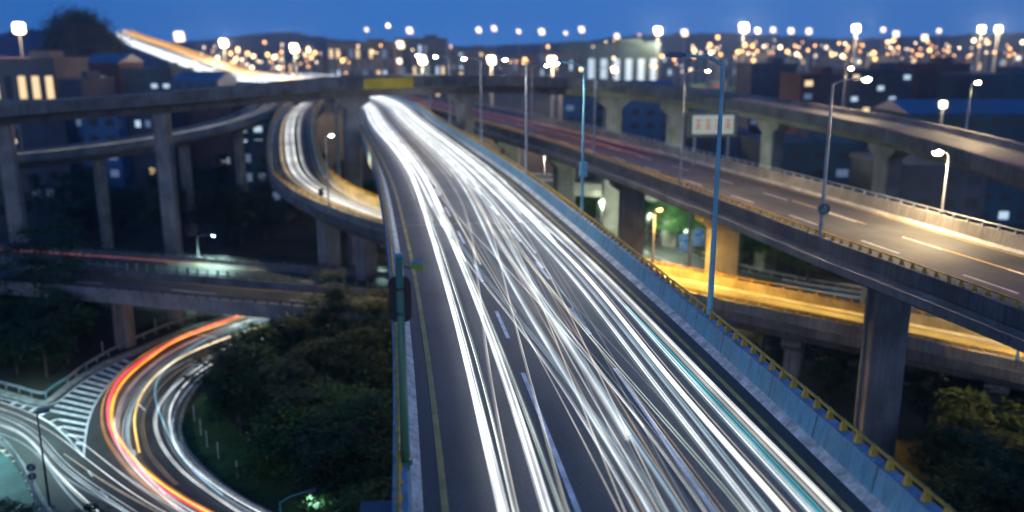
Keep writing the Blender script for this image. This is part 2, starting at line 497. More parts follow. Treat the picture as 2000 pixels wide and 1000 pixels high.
bR = barrier(fly, full, mw + .60, 1, wallmat=BLUE_WALL, seams=[15.3 + k * 3.9 + rnd.uniform(-.9, .9) for k in range(26)])
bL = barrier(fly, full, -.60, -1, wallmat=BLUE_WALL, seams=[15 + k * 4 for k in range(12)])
handrail(bR, MAIN, mw + 1.24, 1.0, 8, MAIN.at_y(185), .86, 1, 60)
handrail(bL, MAIN, -1.24, 1.0, 8, MAIN.at_y(185), .86, -1, 40)
line_strip(fly, MAIN, 0, 2, MAIN.at_y(200), .20, YEL_P)
line_strip(fly, MAIN, mw, 2, MAIN.at_y(200), .20, YEL_P)
sA = MAIN.near((.59, 31.32))
for u in (3.62, 7.32):
    dashes(fly, MAIN, u, MAIN.near((.59, 31.32)) - 2 - 9.8 * 2 - 5.4, MAIN.at_y(31.4), 14.8, 15.2, .17, WHITE_P)
    dashes(fly, MAIN, u, MAIN.near((-.23, 36.61)) - .3, MAIN.at_y(180), 4.1, 9.6, .17, WHITE_P)
g = MB(); sj = MAIN.at_y(61.5)
g.sweep(MAIN.sub(sj, sj + .14, 1), [(-.6, .008), (mw + .6, .008)], closed=False); flip_up(g).build('expansion_joint', CONC_L, fly)
for k in range(-1, 5):
    t = MAIN.near((-23.5, 118)) + k * 27 - 27
    c = MAIN.pos(t, mw / 2)
    for du in (-2.6, 2.6):
        cc = MAIN.pos(t, mw / 2 + du)
        pier(fly, cc, MZ - 2.28, GZ, MAIN.ang(t) - math.pi / 2, 1.8, 1.6)
# joints in the walls
# --- right carriageway
RZ = 14.4
rt = [(26.6, 36.0), (25.6, 41.8), (24.55, 46.5), (23.98, 48.94), (22.6, 54.17), (21.2, 59.14), (19.52, 68.12), (17.9, 75), (15.98, 82.72), (12.87, 94.84), (10.38, 103.82), (5.68, 121.21), (-4.45, 152.68),
      (-16, 186), (-31, 225), (-46, 262), (-62, 295)]
rp_ = [Vector((30.5, 12, RZ)), Vector((28.6, 26, RZ))] + [Vector((x, y, RZ)) for x, y in rt] + [far(510, 155, 352) , far(462, 147, 400), far(408, 130, 462), far(360, 111, 532), far(308, 91, 612), far(266, 77, 702), far(240, 66, 832), far(234, 60, 950)]
RIGHT = Path(rp_, 1.5, 25)
rw = 12.9
rfly = empty('flyover', RIGHT.pos(40))
tag(rfly, 'grey flyover with faint red streaks, yellow rail and pale ledge, right of the white trails', 'flyover')
full = RIGHT.sub(0, RIGHT.len, 2)
g = MB(); g.sweep(full, [(-.7, -.35), (-.25, -.32), (-.25, -.02), (rw + .25, -.02), (rw + .25, -.35), (rw + .7, -.38), (rw + .7, -.9), (rw - 2.0, -1.25), (rw - 2.9, -2.5), (2.9, -2.5), (2.0, -1.25), (-.7, -.9)])
g.build('deck', CONC, rfly)
surface(rfly, full, .52, rw - .52, ASPH_G)
bRL = barrier(rfly, full, .55, -1, h=.95, wallmat=CONC_D, footmat=CONC_L)
bRR = barrier(rfly, full, rw - .55, 1, h=1.15, wallmat=CONC, footmat=CONC_L)
handrail(bRL, RIGHT, 0.0, .95, 2, RIGHT.at_y(200), 1.0, -1, 60)
handrail(bRR, RIGHT, rw, 1.15, 2, RIGHT.at_y(200), 1.6, 1, 10, railmat=STEEL)
line_strip(rfly, RIGHT, .95, 2, RIGHT.at_y(300), .18, YEL_P)
line_strip(rfly, RIGHT, rw - .95, 2, RIGHT.at_y(300), .18, YEL_P)
t0 = RIGHT.near((22.6, 55.8))
for u, o_ in ((4.6, 0), (8.3, .4)):
    dashes(rfly, RIGHT, u, t0 - 40.6 + o_, RIGHT.at_y(240), 4.3, 10.3, .15, WHITE_P)
RP = []
for px, y in ((1740, 62.5), (1412, 86), (1221, 109), (1088, 133), (1010, 158), (930, 190)):
    t = RIGHT.at_y(y); c = RIGHT.pos(t, rw / 2 + (1.7 if px == 1740 else 0)); RP.append(c)
    p = pier(rfly, c, RZ - 2.48, GZ, RIGHT.ang(t) - math.pi / 2, 3.1, 1.6, cap=None if px == 1740 else (5.6, 1.7))

# --- yellow-lit single-lane ramp that dives under the main flyover; path = its left rail
st_ = [(572, 196, 16.9), (560, 203, 16.9), (548, 212, 16.9), (536, 228, 16.7), (528, 255, 15.9), (526, 285, 15.0), (526, 310, 14.2), (529, 332, 13.4), (540, 349, 12.9), (569, 367, 12.1), (620, 387, 11.3), (659, 403, 10.7), (710, 421, 10.1), (761, 436, 9.5),
       (1300, 553, 6.0), (1380, 570, 5.7), (1480, 590, 5.3), (1589, 611, 5.0), (1692, 632, 4.8), (1792, 654, 4.6), (1909, 677, 4.4), (1987, 691, 4.3), (2200, 738, 4.0)]
sp = [at(*q) - Vector((0, 0, 1.25)) for q in st_]
RAMP = Path(sp[::-1], 1.2, 40)
kw = 6.3
ramp = empty('slip_road', RAMP.pos(60))
tag(ramp, 'yellow-lit slip road with a sharp bend that ducks under the widest flyover', 'slip road')
full = RAMP.p
g = MB(); g.sweep(full, [(-.5, -.02), (kw + .5, -.02), (kw + .5, -.9), (kw - .9, -1.3), (kw - 1.3, -2.1), (1.3, -2.1), (.9, -1.3), (-.5, -.9)])
g.build('deck', CONC_D, ramp)
surface(ramp, full, .35, kw - .35, ASPH_G)
YLIT_CONC = mat('yellow_lit_concrete', (0.46, 0.38, 0.20), 0.8, 0.3, 0.6, 0.15, 9, 0.35, 0.1)  # yellow lamp light mixed into the colour of the far wall
b1 = barrier(ramp, full, .38, -1, h=.92, wallmat=CONC, footmat=CONC_L)
b2 = barrier(ramp, full, kw - .38, 1, h=1.1, wallmat=YLIT_CONC, footmat=CONC_L)
handrail(b1, RAMP, -.2, .92, 1, RAMP.len - 1, 1.15, -1, 0)
handrail(b2, RAMP, kw + .2, 1.1, 1, RAMP.len - 1, 1.5, 1, 0)
line_strip(ramp, RAMP, .75, 1, RAMP.len - 1, .15, YEL_P)
line_strip(ramp, RAMP, kw - .75, 1, RAMP.len - 1, .15, YEL_P)
for px, py, z in ((581, 372, 12.0), (676, 409, 10.5), (1545, 602, 5.2), (1950, 686, 4.4)):
    t = RAMP.near(at(px, py, z)); c = RAMP.pos(t, kw / 2)
    pier(ramp, c, c.z - 2.08, GZ, RAMP.ang(t) - math.pi / 2, 2.5, 1.5, cap=(4.2, 1.3) if px > 1200 else None, m=CONC)

# --- low cross road, two carriageways
CZ = 1.8
ct = [(-420, 509), (-200, 526), (0, 541), (150, 553), (240, 560), (400, 576), (530, 586), (650, 595), (770, 604), (900, 618), (1040, 640)]
CROSS = Path([at(x, y, CZ + 1.1) - Vector((0, 0, 1.1)) for x, y in ct], 1.5, 15)
cw = 15.2
crs = empty('overpass', CROSS.pos(70))
tag(crs, 'low dark overpass with a row of green median posts, crossing above the curving ground road', 'overpass')
full = CROSS.sub(0, CROSS.len, 2)
# path runs left to right: positive u is towards the camera
g = MB(); g.sweep(full, [(-cw, -.02), (.25, -.02), (.25, -.8), (-2.0, -1.15), (-2.6, -1.5), (-cw + 2.6, -1.5), (-cw + 2.0, -1.15), (-cw, -.8)])
g.build('deck', CONC, crs)
surface(crs, full, -cw + .4, -.5, ASPH_G)
cb = barrier(crs, full, -.5, 1, h=.75, wallmat=CONC, footmat=CONC_D)
cb2 = barrier(crs, full, -cw + .5, -1, h=.8, wallmat=CONC_D, footmat=CONC_D)
handrail(cb, CROSS, .1, .75, 2, CROSS.len - 2, 1.4, 1, 0, railmat=DARK, rr=.045)
handrail(cb2, CROSS, -cw - .1, .8, 2, CROSS.len - 2, 1.4, 1, 0, railmat=DARK, rr=.045)
g = MB(); g.sweep(full, [(-8.0, 0.004), (-7.75, .75), (-7.45, .75), (-7.2, 0.004)])
med = g.build('median_barrier', CONC_D, crs)
posts = []
g = MB(); 
n = int(CROSS.len / 1.35)
for i in range(n):
    c = CROSS.pos(i * 1.35 + .5, -7.6, .75)
    q = MB(); q.box((c.x, c.y, c.z + .42), (.10, .22, .85), CROSS.ang(i * 1.35))
    if 8 < i < 105: q.build('glare_post', GREEN_P, med)
    else: g.add(q.v, q.f)
tag(g.build('glare_post', GREEN_P, med), kind='stuff')
g = MB(); g.tube([CROSS.pos(i * 3.0, -7.6, .98) for i in range(int(CROSS.len / 3))], .04, 6); g.build('median_rail', DARK, med)
line_strip(crs, CROSS, -1.0, 1, CROSS.len - 1, .14, YEL_P); line_strip(crs, CROSS, -6.7, 1, CROSS.len - 1, .14, YEL_P)
line_strip(crs, CROSS, -8.5, 1, CROSS.len - 1, .14, YEL_P); line_strip(crs, CROSS, -14.2, 1, CROSS.len - 1, .14, YEL_P)
dashes(crs, CROSS, -3.8, 6, CROSS.len - 1, 6, 15, .15, WHITE_P); dashes(crs, CROSS, -11.3, 3, CROSS.len - 1, 6, 15, .15, WHITE_P)
for px, py in ((217, 682), (-330, 650), (560, 705), (960, 725)):
    c = at(px, py, GZ); t = CROSS.near(c)
    for u in (-2.9, -12.0):
        pier(crs, CROSS.pos(t, u), CZ - 1.48, GZ, CROSS.ang(t) + math.pi / 2, 1.6, 1.9, cap=(3.6, 1.0) if px == 560 else None)

# --- high viaduct across the top; path = its near parapet top
vt = [(-500, 262, 96), (-250, 234, 106), (0, 204, 114), (160, 193, 115), (310, 183, 116), (450, 170, 117), (560, 160, 118), (690, 152, 121), (800, 148, 124), (915, 147, 132), (1050, 150, 140), (1190, 158, 146), (1320, 176, 143), (1440, 196, 132),
      (1560, 216, 119), (1715, 246, 103), (1860, 284, 91), (2000, 330, 81), (2300, 430, 68)]
VIA = Path([far(*q) - Vector((0, 0, 1.0)) for q in vt], 1.5, 25)
via = empty('viaduct', VIA.pos(60))
tag(via, 'high curved viaduct on tall single piers crossing over the other roads', 'viaduct')
full = VIA.sub(0, VIA.len, 2)
vw = 8.4
g = MB(); g.sweep(full, [(-vw - .4, -.02), (.4, -.02), (.4, -.5), (-1.6, -.8), (-2.3, -1.7), (-vw + 2.3, -1.7), (-vw + 1.6, -.8), (-vw - .4, -.5)])
g.build('deck', CONC_D, via)
surface(via, full, -vw + .4, -.4, ASPH_G)
vb = barrier(via, full, -.4, 1, h=1.0, wallmat=CONC_D, footmat=CONC_D)
vb2 = barrier(via, full, -vw + .4, -1, h=1.0, wallmat=CONC, footmat=CONC_D)
for px, Y in ((8, 118), (313, 120), (680, 125), (915, 135), (1060, 145), (1190, 150), (1325, 147), (1490, 130), (1718, 106), (-330, 108)):
    c0 = far(px, 240, Y); t = VIA.near(c0); c = VIA.pos(t, -vw / 2)
    z = c.z - 1.68
    if px == 1060:
        continue
    pier(via, c, z, GZ, VIA.ang(t), 2.0 if px < 1100 else 2.8, 2.2, cap=None if px < 600 else (5.0, 1.6))
g = MB(); a = VIA.near(far(770, 165, 123)); 
q = VIA.sub(a - 3.6, a + 3.6, 1.2); g.sweep(q, [(.42, -.55), (.42, .85), (.52, .85), (.52, -.55)])
tag(g.build('yellow_panel', mat('plain_yellow', (0.62, 0.42, 0.03), .6, .2)), 'plain yellow panel fixed to the parapet of the high viaduct', 'panel')  # plain yellow strip along the viaduct parapet

# --- upper left loop road joining the slip road
lt = [(-420, 300, 100), (-200, 312, 112), (0, 303, 128), (90, 297, 135), (180, 287, 141), (300, 270, 148), (400, 252, 155), (480, 234, 161), (530, 218, 166), (548, 208, 176), (556, 200, 190), (556, 190, 215)]
LOOP = Path([far(*q) - Vector((0, 0, 1.0)) for q in lt], 1.5, 25)
lp = empty('slip_road', LOOP.pos(60))
tag(lp, 'narrow elevated slip road curving in from the left to join the yellow-lit one', 'slip road')
full = LOOP.sub(0, LOOP.len, 2)
g = MB(); g.sweep(full, [(-6.4, -.02), (.3, -.02), (.3, -.5), (-1.0, -.8), (-1.6, -1.5), (-4.6, -1.5), (-5.2, -.8), (-6.4, -.5)]); g.build('deck', CONC_D, lp)
surface(lp, full, -5.8, -.4, ASPH_G)
barrier(lp, full, -.4, 1, wallmat=CONC, footmat=CONC_L); barrier(lp, full, -5.7, -1, wallmat=CONC, footmat=CONC_L)
for px, Y in ((383, 153), (490, 163), (200, 142), (30, 131)):
    t = LOOP.near(far(px, 280, Y)); c = LOOP.pos(t, -3.0); pier(lp, c, c.z - 1.48, GZ, LOOP.ang(t), 1.6, 1.4)

# ------------------------------------------------------------------ ground roads on the lower left
outer_px = [(760, 566), (620, 583), (540, 596), (479, 611), (392, 638), (329, 661), (260, 691), (228, 703), (168, 736), (120, 772), (104, 788), (88, 795), (75, 794), (42, 783), (0, 772), (-150, 736), (-400, 690)]
inner_px = [(760, 622), (650, 632), (560, 655), (500, 680), (440, 708), (398, 740), (368, 775), (352, 812), (349, 848), (362, 882), (400, 924), (455, 968), (525, 1006), (640, 1062), (800, 1140)]
lower_px = [(-400, 800), (-150, 832), (0, 866), (22, 884), (45, 915), (62, 945), (84, 985), (115, 1030), (190, 1110), (300, 1190)]
def gp(l, z): return [at(x, y, z) for x, y in l]
OUT = Path(gp(outer_px, GZ), .8, 4); INN = Path(gp(inner_px, GZ), .8, 4); LOW = Path(gp(lower_px, GZ), .8, 4)
g = MB(); g.poly(OUT.p + LOW.p + INN.p[::-1], GZ); tag(g.build('road', ASPH_G), kind='structure')
KERB = mat('kerb_stone', (0.30, 0.31, 0.30), 0.85, 0.35, 1.0, 0.2, 8)
g = MB(); g.sweep(OUT.p, [(-.02, 0), (.02, .16), (.75, .18), (.80, -.1)]); g.sweep(INN.p, [(.02, 0), (-.02, .15), (-.30, .17), (-.34, -.1)][::-1]); g.sweep(LOW.p, [(.02, 0), (-.02, .15), (-.25, .17), (-.28, -.1)])
tag(g.build('kerb', KERB), kind='structure')
# the grassy bank inside the bend
bank = [(362, 800), (357, 835), (360, 862), (378, 890), (412, 925), (462, 966), (530, 1005), (640, 1058), (800, 1130), (790, 980), (640, 900), (560, 880), (480, 850), (430, 800), (400, 765)]
g = MB(); g.poly(gp(bank, GZ + .03), GZ - .02); tag(g.build('grass', GRASS), kind='structure')
# painted hatching of the gore
z7 = lambda x, y: at(x * .3, 700 + y * .3, GZ)
mk = MB()
def bar(a, b, w):
    a, b = Vector(a), Vector(b); t = (b - a).normalized(); r = Vector((t.y, -t.x, 0)) * w / 2; up = Vector((0, 0, .012))
    mk.add([a - r + up, a + r + up, b + r + up, b - r + up], [(0, 1, 2, 3)])
for a, b in (((800, 10), (835, 26)), ((745, 37), (805, 62)), ((695, 64), (772, 94)), ((648, 90), (745, 122)), ((600, 119), (716, 153)), ((558, 148), (690, 183)), ((519, 178), (668, 213)), ((477, 208), (645, 247)), ((440, 240), (625, 281)),
             ((405, 272), (606, 319)), ((361, 305), (590, 353)), ((320, 338), (578, 389)), ((370, 395), (567, 432)), ((400, 443), (560, 471)), ((440, 497), (552, 515)), ((485, 547), (548, 562)),
             ((258, 375), (322, 337)), ((325, 418), (372, 394)), ((372, 462), (402, 442)), ((425, 505), (442, 496)), ((470, 560), (487, 546)),
             ((72, 302), (112, 281)), ((135, 325), (176, 301)), ((193, 349), (236, 321))):
    bar(z7(*a), z7(*b), .42)
for l in ([(860, 20), (790, 80), (720, 155), (660, 232), (610, 315), (578, 400), (560, 480), (550, 560), (546, 632)], [(250, 378), (330, 425), (400, 480), (460, 540), (505, 592), (548, 640)]):
    q = Path([z7(*p) for p in l], 1.0)
    for a, b in zip(q.p, q.p[1:]): bar(a, b, .2)
for a, b in (((575, 735), (600, 770)), ((655, 862), (700, 908)), ((905, 300), (945, 340)), ((1035, 845), (1075, 885)), ((870, 595), (885, 630))): bar(z7(*a), z7(*b), .16)
# arrows, stop line far along the bend
z8 = lambda x, y: at(200 + x * .3, 580 + y * .3, GZ)
for a, b, w in (((560, 232), (750, 268), .3), ((840, 200), (880, 175), .8), ((860, 185), (970, 148), .22), ((1000, 212), (1040, 208), .8), ((1000, 220), (1060, 245), .25)): bar(z8(*a), z8(*b), w)
tag(mk.build('road_marking', WHITE_P), kind='structure')
for pth, u, sa, sb in ((OUT, -.45, 0, OUT.len), (INN, .55, 0, INN.len), (LOW, .5, 0, LOW.len)):
    g = MB(); g.sweep(pth.sub(sa, sb, .8), [(u - .08, .010), (u + .08, .010)], closed=False); tag(flip_up(g).build('road_marking', WHITE_P if pth is not LOW else YEL_P), kind='structure')

def guard_rail(pts, label, m=STEEL, gap=2.0, h=.75, group=None):
    P = Path(pts, 1.0, 2)
    root = empty('guard_rail', P.p[0]); tag(root, label, 'guard rail', group)
    b = MB(); b.sweep(P.p, [(-.03, h - .32), (.04, h - .27), (.04, h - .22), (-.02, h - .17), (.04, h - .11), (.04, h - .05), (-.03, h), (-.06, h), (-.06, h - .32)]); b.build('rail', m, root)
    n = min(60, int(P.len / gap))
    for i in range(n):
        c = P.pos(i * gap + .3, -.12); q = MB(); q.box((c.x, c.y, c.z + h / 2 - .1), (.12, .12, h + .1), P.ang(i * gap + .3)); q.build('post', m, root)
    return root
guard_rail(gp([(-200, 716), (-60, 743), (0, 757), (45, 769), (84, 781), (92, 779)], GZ), 'galvanised guard rail beside the wooded verge, ending at the painted gore')
guard_rail(gp([(90, 779), (108, 764), (132, 750)], GZ), 'short blue guard rail at the tip of the verge', STEEL_B)
guard_rail(gp([(132, 750), (168, 722), (205, 700), (260, 672), (320, 646), (392, 622), (455, 606), (560, 584), (680, 566)], GZ), 'long guard rail along the outside of the bend, running under the low overpass')
guard_rail(gp([(356, 770), (346, 812), (343, 850), (356, 885), (395, 928), (450, 973), (520, 1014), (640, 1075)], GZ)[::-1], 'curved guard rail around the grass bank inside the bend')

# car park with a white fence in the bottom left corner
park = [(-300, 850), (0, 880), (22, 900), (44, 930), (60, 965), (80, 1005), (110, 1060), (-300, 1120)]
TEAL = mat('teal_paving', (0.022, 0.085, 0.095), 0.75, 0.3, 0.6, 0.3, 10)
g = MB(); g.poly(gp(park, GZ - .02), GZ + .02); tag(g.build('pavement', TEAL), kind='structure')
mk = MB()
for a, b in (((0, 605), (38, 597)), ((0, 640), (75, 628)), ((0, 695), (105, 665)), ((0, 780), (150, 745)), ((20, 828), (180, 795)), ((35, 880), (200, 845)), ((50, 925), (225, 885)), ((80, 965), (235, 935)), ((215, 990), (265, 980))): bar(z7(*a), z7(*b), .2)
tag(mk.build('road_marking', WHITE_P), kind='structure')
def fence(l, label):
    P = Path(gp(l, GZ), .6, 2)
    root = empty('fence', P.p[0]); tag(root, label, 'fence')
    for hh in (.25, 1.0):
        g = MB(); g.tube([p + Vector((0, 0, hh)) for p in P.p], .03, 6); g.build('rail', STEEL, root)
    n = int(P.len / .9)
    for i in range(n):
        c = P.pos(i * .9); q = MB(); q.tube([c, c + Vector((0, 0, 1.05))], .035, 6); q.build('post', STEEL, root)
    g = MB()
    for i in range(int(P.len / .16)):
        c = P.pos(i * .16); g.tube([c + Vector((0, 0, .25)), c + Vector((0, 0, 1.0))], .011, 4, cap=False)
    tag(g.build('baluster', STEEL, root), kind='stuff')
fence([(-60, 862), (0, 872), (20, 888), (40, 918), (56, 950), (76, 990), (105, 1035), (170, 1110)], 'pale metal fence around the teal car park')

# ground road beyond the yellow-lit ramp, with guard rail
bk = [(1130, 440), (1200, 452), (1260, 473), (1330, 505), (1420, 535), (1560, 566), (1700, 588), (1900, 622), (2200, 670)]
BK = Path(gp(bk, GZ), 1.2, 4)
g = MB(); g.sweep(BK.p, [(-3.5, 0), (3.5, 0)], closed=False); tag(flip_up(g).build('road', ASPH_G), kind='structure')
g = MB(); g.sweep(BK.p, [(-3.6, .012), (-3.45, .012)], closed=False); g.sweep(BK.p, [(3.2, .012), (3.35, .012)], closed=False); tag(flip_up(g).build('road_marking', WHITE_P), kind='structure')
guard_rail([BK.pos(t, -4.2) for t in range(0, int(BK.len), 3)], 'guard rail on the far side of the ground road under the right flyover')
bk2 = Path(gp([(40, 392), (180, 372), (300, 362), (420, 356), (520, 352)], GZ), 2)
g = MB(); g.sweep(bk2.p, [(-4, 0), (4, 0)], closed=False); tag(flip_up(g).build('road', ASPH_G), kind='structure')
# a flyover deck seen far beneath the others
ub = Path([at(880, 338, 4), at(1090, 352, 4), at(1250, 360, 4), at(1460, 380, 4)], 1.5)
o = empty('overpass', ub.p[0]); tag(o, 'grey low overpass glimpsed between the piers behind the widest flyover', 'overpass')
g = MB(); g.sweep(ub.p, [(0, 0), (8, 0), (8, -1.4), (0, -1.4)]); g.build('deck', CONC_D, o)
barrier(o, ub.p, 8 - .8, 1, wallmat=CONC_D, footmat=CONC_L); barrier(o, ub.p, .8, -1, wallmat=CONC, footmat=CONC_L)
for i in (10,):
    c = ub.pos(i, 4); pier(o, c, 2.6, GZ, ub.ang(i), 2.2, 1.4)

# ------------------------------------------------------------------ light trails
BM = [beam('white_light', (0.93, 0.98, 1.0), .23), beam('soft_white_light', (0.92, 0.97, 1.0), .055), beam('cool_light', (0.55, 0.85, 1.0), .13), beam('teal_light', (0.10, 0.62, 0.72), .07),
      beam('cream_light', (1.0, 0.93, 0.78), .15), beam('amber_light', (1.0, 0.62, 0.26), .10), beam('pale_green_light', (0.80, 0.95, 0.82), .15), beam('faint_light', (0.80, 0.92, 1.0), .014, False),
      beam('red_light', (1.0, 0.05, 0.09), .40), beam('orange_light', (1.0, 0.42, 0.02), .17), beam('faint_red_light', (1.0, 0.25, 0.30), .010, False), beam('gold_light', (1.0, 0.58, 0.10), .36), beam('blue_light', (0.30, 0.62, 0.85), .10), beam('far_red_light', (1.0, 0.26, 0.18), .10)]
WH, SW, CO, TE, CR, AM, PG, FA, RE, OR, FR, GO, BL, FRD = range(14)
def trail(strands, label, group=None, kind=None, name='light_trail'):
    g = MB()
    for pts, w, mi, hh in strands: g.tube(pts, w, 6, mi, flat=hh)
    o = g.build(name, BM)
    return tag(o, label, 'light trail' if kind is None else None, group, kind) if kind is None else tag(o, label, 'light trail', group, kind)
def taper(pts, w, a=.0, b=.0): return [w] * len(pts)
class Run:
    # a lane-wise course over a road: (station, offset) pairs read off the traced points
    def __init__(s, P, px, z, lead=True, tail=True, send=None):
        s.P = P; s.c = []
        for x, y in px:
            p = at(x, y, z); t = P.near(p); q = P.pos(t); T = P.pos(t + 1) - P.pos(t - 1); r = Vector((T.y, -T.x, 0)).normalized()
            s.c.append((t + (p - q).dot(Vector((T.x, T.y, 0)).normalized()), (p - q).dot(r)))
        s.c.sort()
        a, b = s.c[0][0], s.c[-1][0]; n = int((b - a) / 1.5) + 1
        tab = [s.raw(a + (b - a) * i / n) for i in range(n + 1)]
        for _ in range(40): tab = [tab[0]] + [(tab[i - 1] + 2 * tab[i] + tab[i + 1]) / 4 for i in range(1, n)] + [tab[-1]]
        s.tab = tab; s.a, s.b = a, b
        s.s0 = 0.0 if lead else s.c[0][0]; s.s1 = (send or P.len) if tail else s.c[-1][0]
    def u(s, t):
        f = (min(max(t, s.a), s.b) - s.a) / (s.b - s.a) * (len(s.tab) - 1); i = min(int(f), len(s.tab) - 2)
        return s.tab[i] + (s.tab[i + 1] - s.tab[i]) * (f - i)
    def raw(s, t):
        c = s.c
        if t <= c[0][0]:
            return c[0][1]
        if t >= c[-1][0]: return c[-1][1]
        for i in range(len(c) - 1):
            if c[i][0] <= t <= c[i + 1][0]:
                (a, ua), (b, ub_) = c[i], c[i + 1]
                f = (t - a) / max(1e-6, b - a)
                sl = lambda j: 0 if j <= 0 or j >= len(c) - 1 else (c[j + 1][1] - c[j - 1][1]) / max(1e-6, c[j + 1][0] - c[j - 1][0])
                h = b - a; m0, m1 = sl(i) * h, sl(i + 1) * h
                return (2 * f**3 - 3 * f**2 + 1) * ua + (f**3 - 2 * f**2 + f) * m0 + (-2 * f**3 + 3 * f**2) * ub_ + (f**3 - f**2) * m1
    def pts(s, du=0.0, v=.65, step=2.2, a=None, b=None, wob=0.0, ph=0.0):
        a = s.s0 if a is None else a; b = s.s1 if b is None else b
        n = max(2, int((b - a) / step))
        return [s.P.pos(t, s.u(t) + du + wob * math.sin(t * .045 + ph), v) for t in (a + (b - a) * i / n for i in range(n + 1))]
TZ = MZ + .65
def bundle(px, half, comp, label, lead=True, tail=True, group=None, wob=.05):
    run = Run(MAIN, px, TZ, lead, tail)
    st = []
    for mi, n, w in comp:
        for k in range(n):
            du = rnd.uniform(-half, half)
            st.append((run.pts(du, .65 + rnd.uniform(-.12, .12), wob=wob * rnd.random(), ph=rnd.uniform(0, 6)), w * rnd.uniform(.55, 1.05), mi, .5))
    return trail(st, label, group)
bundle([(985, 1000), (947, 850), (912, 700), (886, 600), (848, 474), (822, 390), (800, 330), (776, 298), (733, 250)], 0.127, [(WH, 14, 0.020), (SW, 10, 0.033), (CR, 2, .014)], 'thickest solid white light trail, nearest the left yellow line of the widest flyover')
bundle([(1002, 1000), (972, 850), (930, 700), (897, 600), (858, 474)], 0.031, [(WH, 2, 0.011), (PG, 4, 0.015), (AM, 1, .008)], 'thin white and amber light trail tight along the right of the thickest one')
bundle([(1071, 1000), (1020, 820), (975, 700), (942, 620), (918, 550), (876, 460), (850, 390), (818, 330), (792, 298), (745, 250)], 0.127, [(WH, 10, 0.018), (SW, 12, 0.033), (CR, 2, .013)], 'second thick white light trail from the left, parallel to the thickest one')
bundle([(1098, 1000), (1050, 860), (1000, 730), (960, 640), (930, 560), (886, 460)], 0.053, [(PG, 6, 0.011), (SW, 4, 0.011)], 'pale green double light trail right of the second thick white trail')
bundle([(1012, 1000), (967, 835), (952, 720), (943, 645), (934, 567), (921, 456), (905, 400), (860, 330)], 0.037, [(SW, 4, 0.013), (AM, 2, .010), (WH, 1, .014)], 'white and amber light trail drifting across the left lane')
bundle([(1244, 1000), (1179, 862), (1119, 769), (1080, 720), (1026, 654), (966, 579), (904, 504), (880, 466), (840, 400), (800, 320)], 0.021, [(WH, 4, 0.011)], 'thin bright white light trail slanting from the left lane to the middle lane')
bundle([(1306, 1000), (1240, 898), (1180, 829), (1080, 705), (1035, 648), (990, 594), (936, 528), (897, 477), (868, 430)], 0.031, [(CO, 4, 0.013), (SW, 1, .014)], 'bluish light trail crossing the dark left lane beside the slanting white one')
bundle([(1107, 1000), (1080, 895), (1050, 814), (1032, 748), (1014, 675), (1002, 618), (990, 570), (972, 510), (966, 459), (940, 400), (885, 320)], 0.031, [(SW, 4, 0.013), (PG, 2, 0.011), (AM, 2, .008)], 'white light trail running beside the first dashed lane line')
bundle([(1272, 1000), (1198, 880), (1140, 799), (1104, 738), (1080, 699), (1035, 615), (990, 549), (960, 480), (930, 410), (880, 330)], 0.105, [(SW, 10, 0.025), (FA, 3, .160), (CO, 4, 0.011)], 'broad soft grey-white light trail in the middle lane')
bundle([(1228, 856), (1180, 766), (1134, 709), (1110, 672), (1065, 612), (1035, 555), (996, 504), (963, 456), (935, 400), (890, 330)], 0.079, [(SW, 8, 0.025), (CR, 4, 0.018), (FA, 2, .160)], 'broad cream light trail that stops short in the middle lane', lead=False)
bundle([(1372, 1000), (1300, 886), (1240, 805), (1180, 742), (1134, 680), (1095, 640), (1050, 580), (1010, 520), (975, 450), (940, 390)], 0.026, [(WH, 2, .017), (CR, 1, .014)], 'thin white light trail between the broad soft one and the second dashed line')
bundle([(1336, 1000), (1262, 890), (1195, 790), (1140, 715), (1090, 640), (1050, 570), (1010, 500), (985, 450), (955, 400)], 0.053, [(BL, 6, 0.018), (SW, 2, .014), (AM, 2, .008), (FA, 2, .120)], 'blue-tinted light trail with thin amber threads in the middle lane')
bundle([(1292, 1000), (1220, 880), (1160, 780), (1100, 680), (1060, 600), (1020, 520), (990, 462), (955, 400)], 0.031, [(CR, 2, .013), (SW, 2, 0.011)], 'thin cream light trail in the middle of the widest flyover')
bundle([(1450, 1000), (1330, 862), (1240, 760), (1186, 700), (1143, 648), (1080, 576), (1040, 530), (1000, 462), (960, 400)], 0.016, [(PG, 4, 0.017)], 'lone pale green light trail over the dark gap right of the second dashed line')
bundle([(1474, 1000), (1390, 895), (1300, 781), (1236, 700), (1200, 648), (1140, 564), (1080, 498), (1035, 450), (985, 395)], 0.074, [(WH, 6, 0.013), (SW, 10, 0.018), (CO, 4, 0.011)], 'white light trail on the left side of the right-hand lane')
bundle([(1500, 1000), (1412, 890), (1322, 775), (1250, 690), (1200, 622), (1140, 545), (1080, 483), (1045, 450), (995, 395)], 0.026, [(CO, 4, 0.018), (WH, 2, 0.011)], 'bluish white light trail, second in the right-hand lane')
bundle([(1538, 1000), (1450, 904), (1360, 808), (1267, 700), (1200, 598), (1140, 528), (1080, 471), (1055, 450), (1005, 395)], 0.105, [(CR, 12, 0.022), (SW, 10, 0.022), (WH, 6, 0.015)], 'widest cream-white light trail in the middle of the right-hand lane')
bundle([(1584, 1000), (1480, 892), (1390, 787), (1300, 697), (1230, 606), (1140, 506), (1080, 456), (1020, 400)], 0.043, [(WH, 6, 0.015), (CO, 4, 0.015)], 'white light trail edged with blue, just left of the teal one')
bundle([(1601, 1000), (1579, 979), (1480, 871), (1390, 778), (1318, 700), (1224, 600)], 0.063, [(TE, 12, 0.022), (CO, 1, .008)], 'teal light trail in the right-hand lane', tail=False)
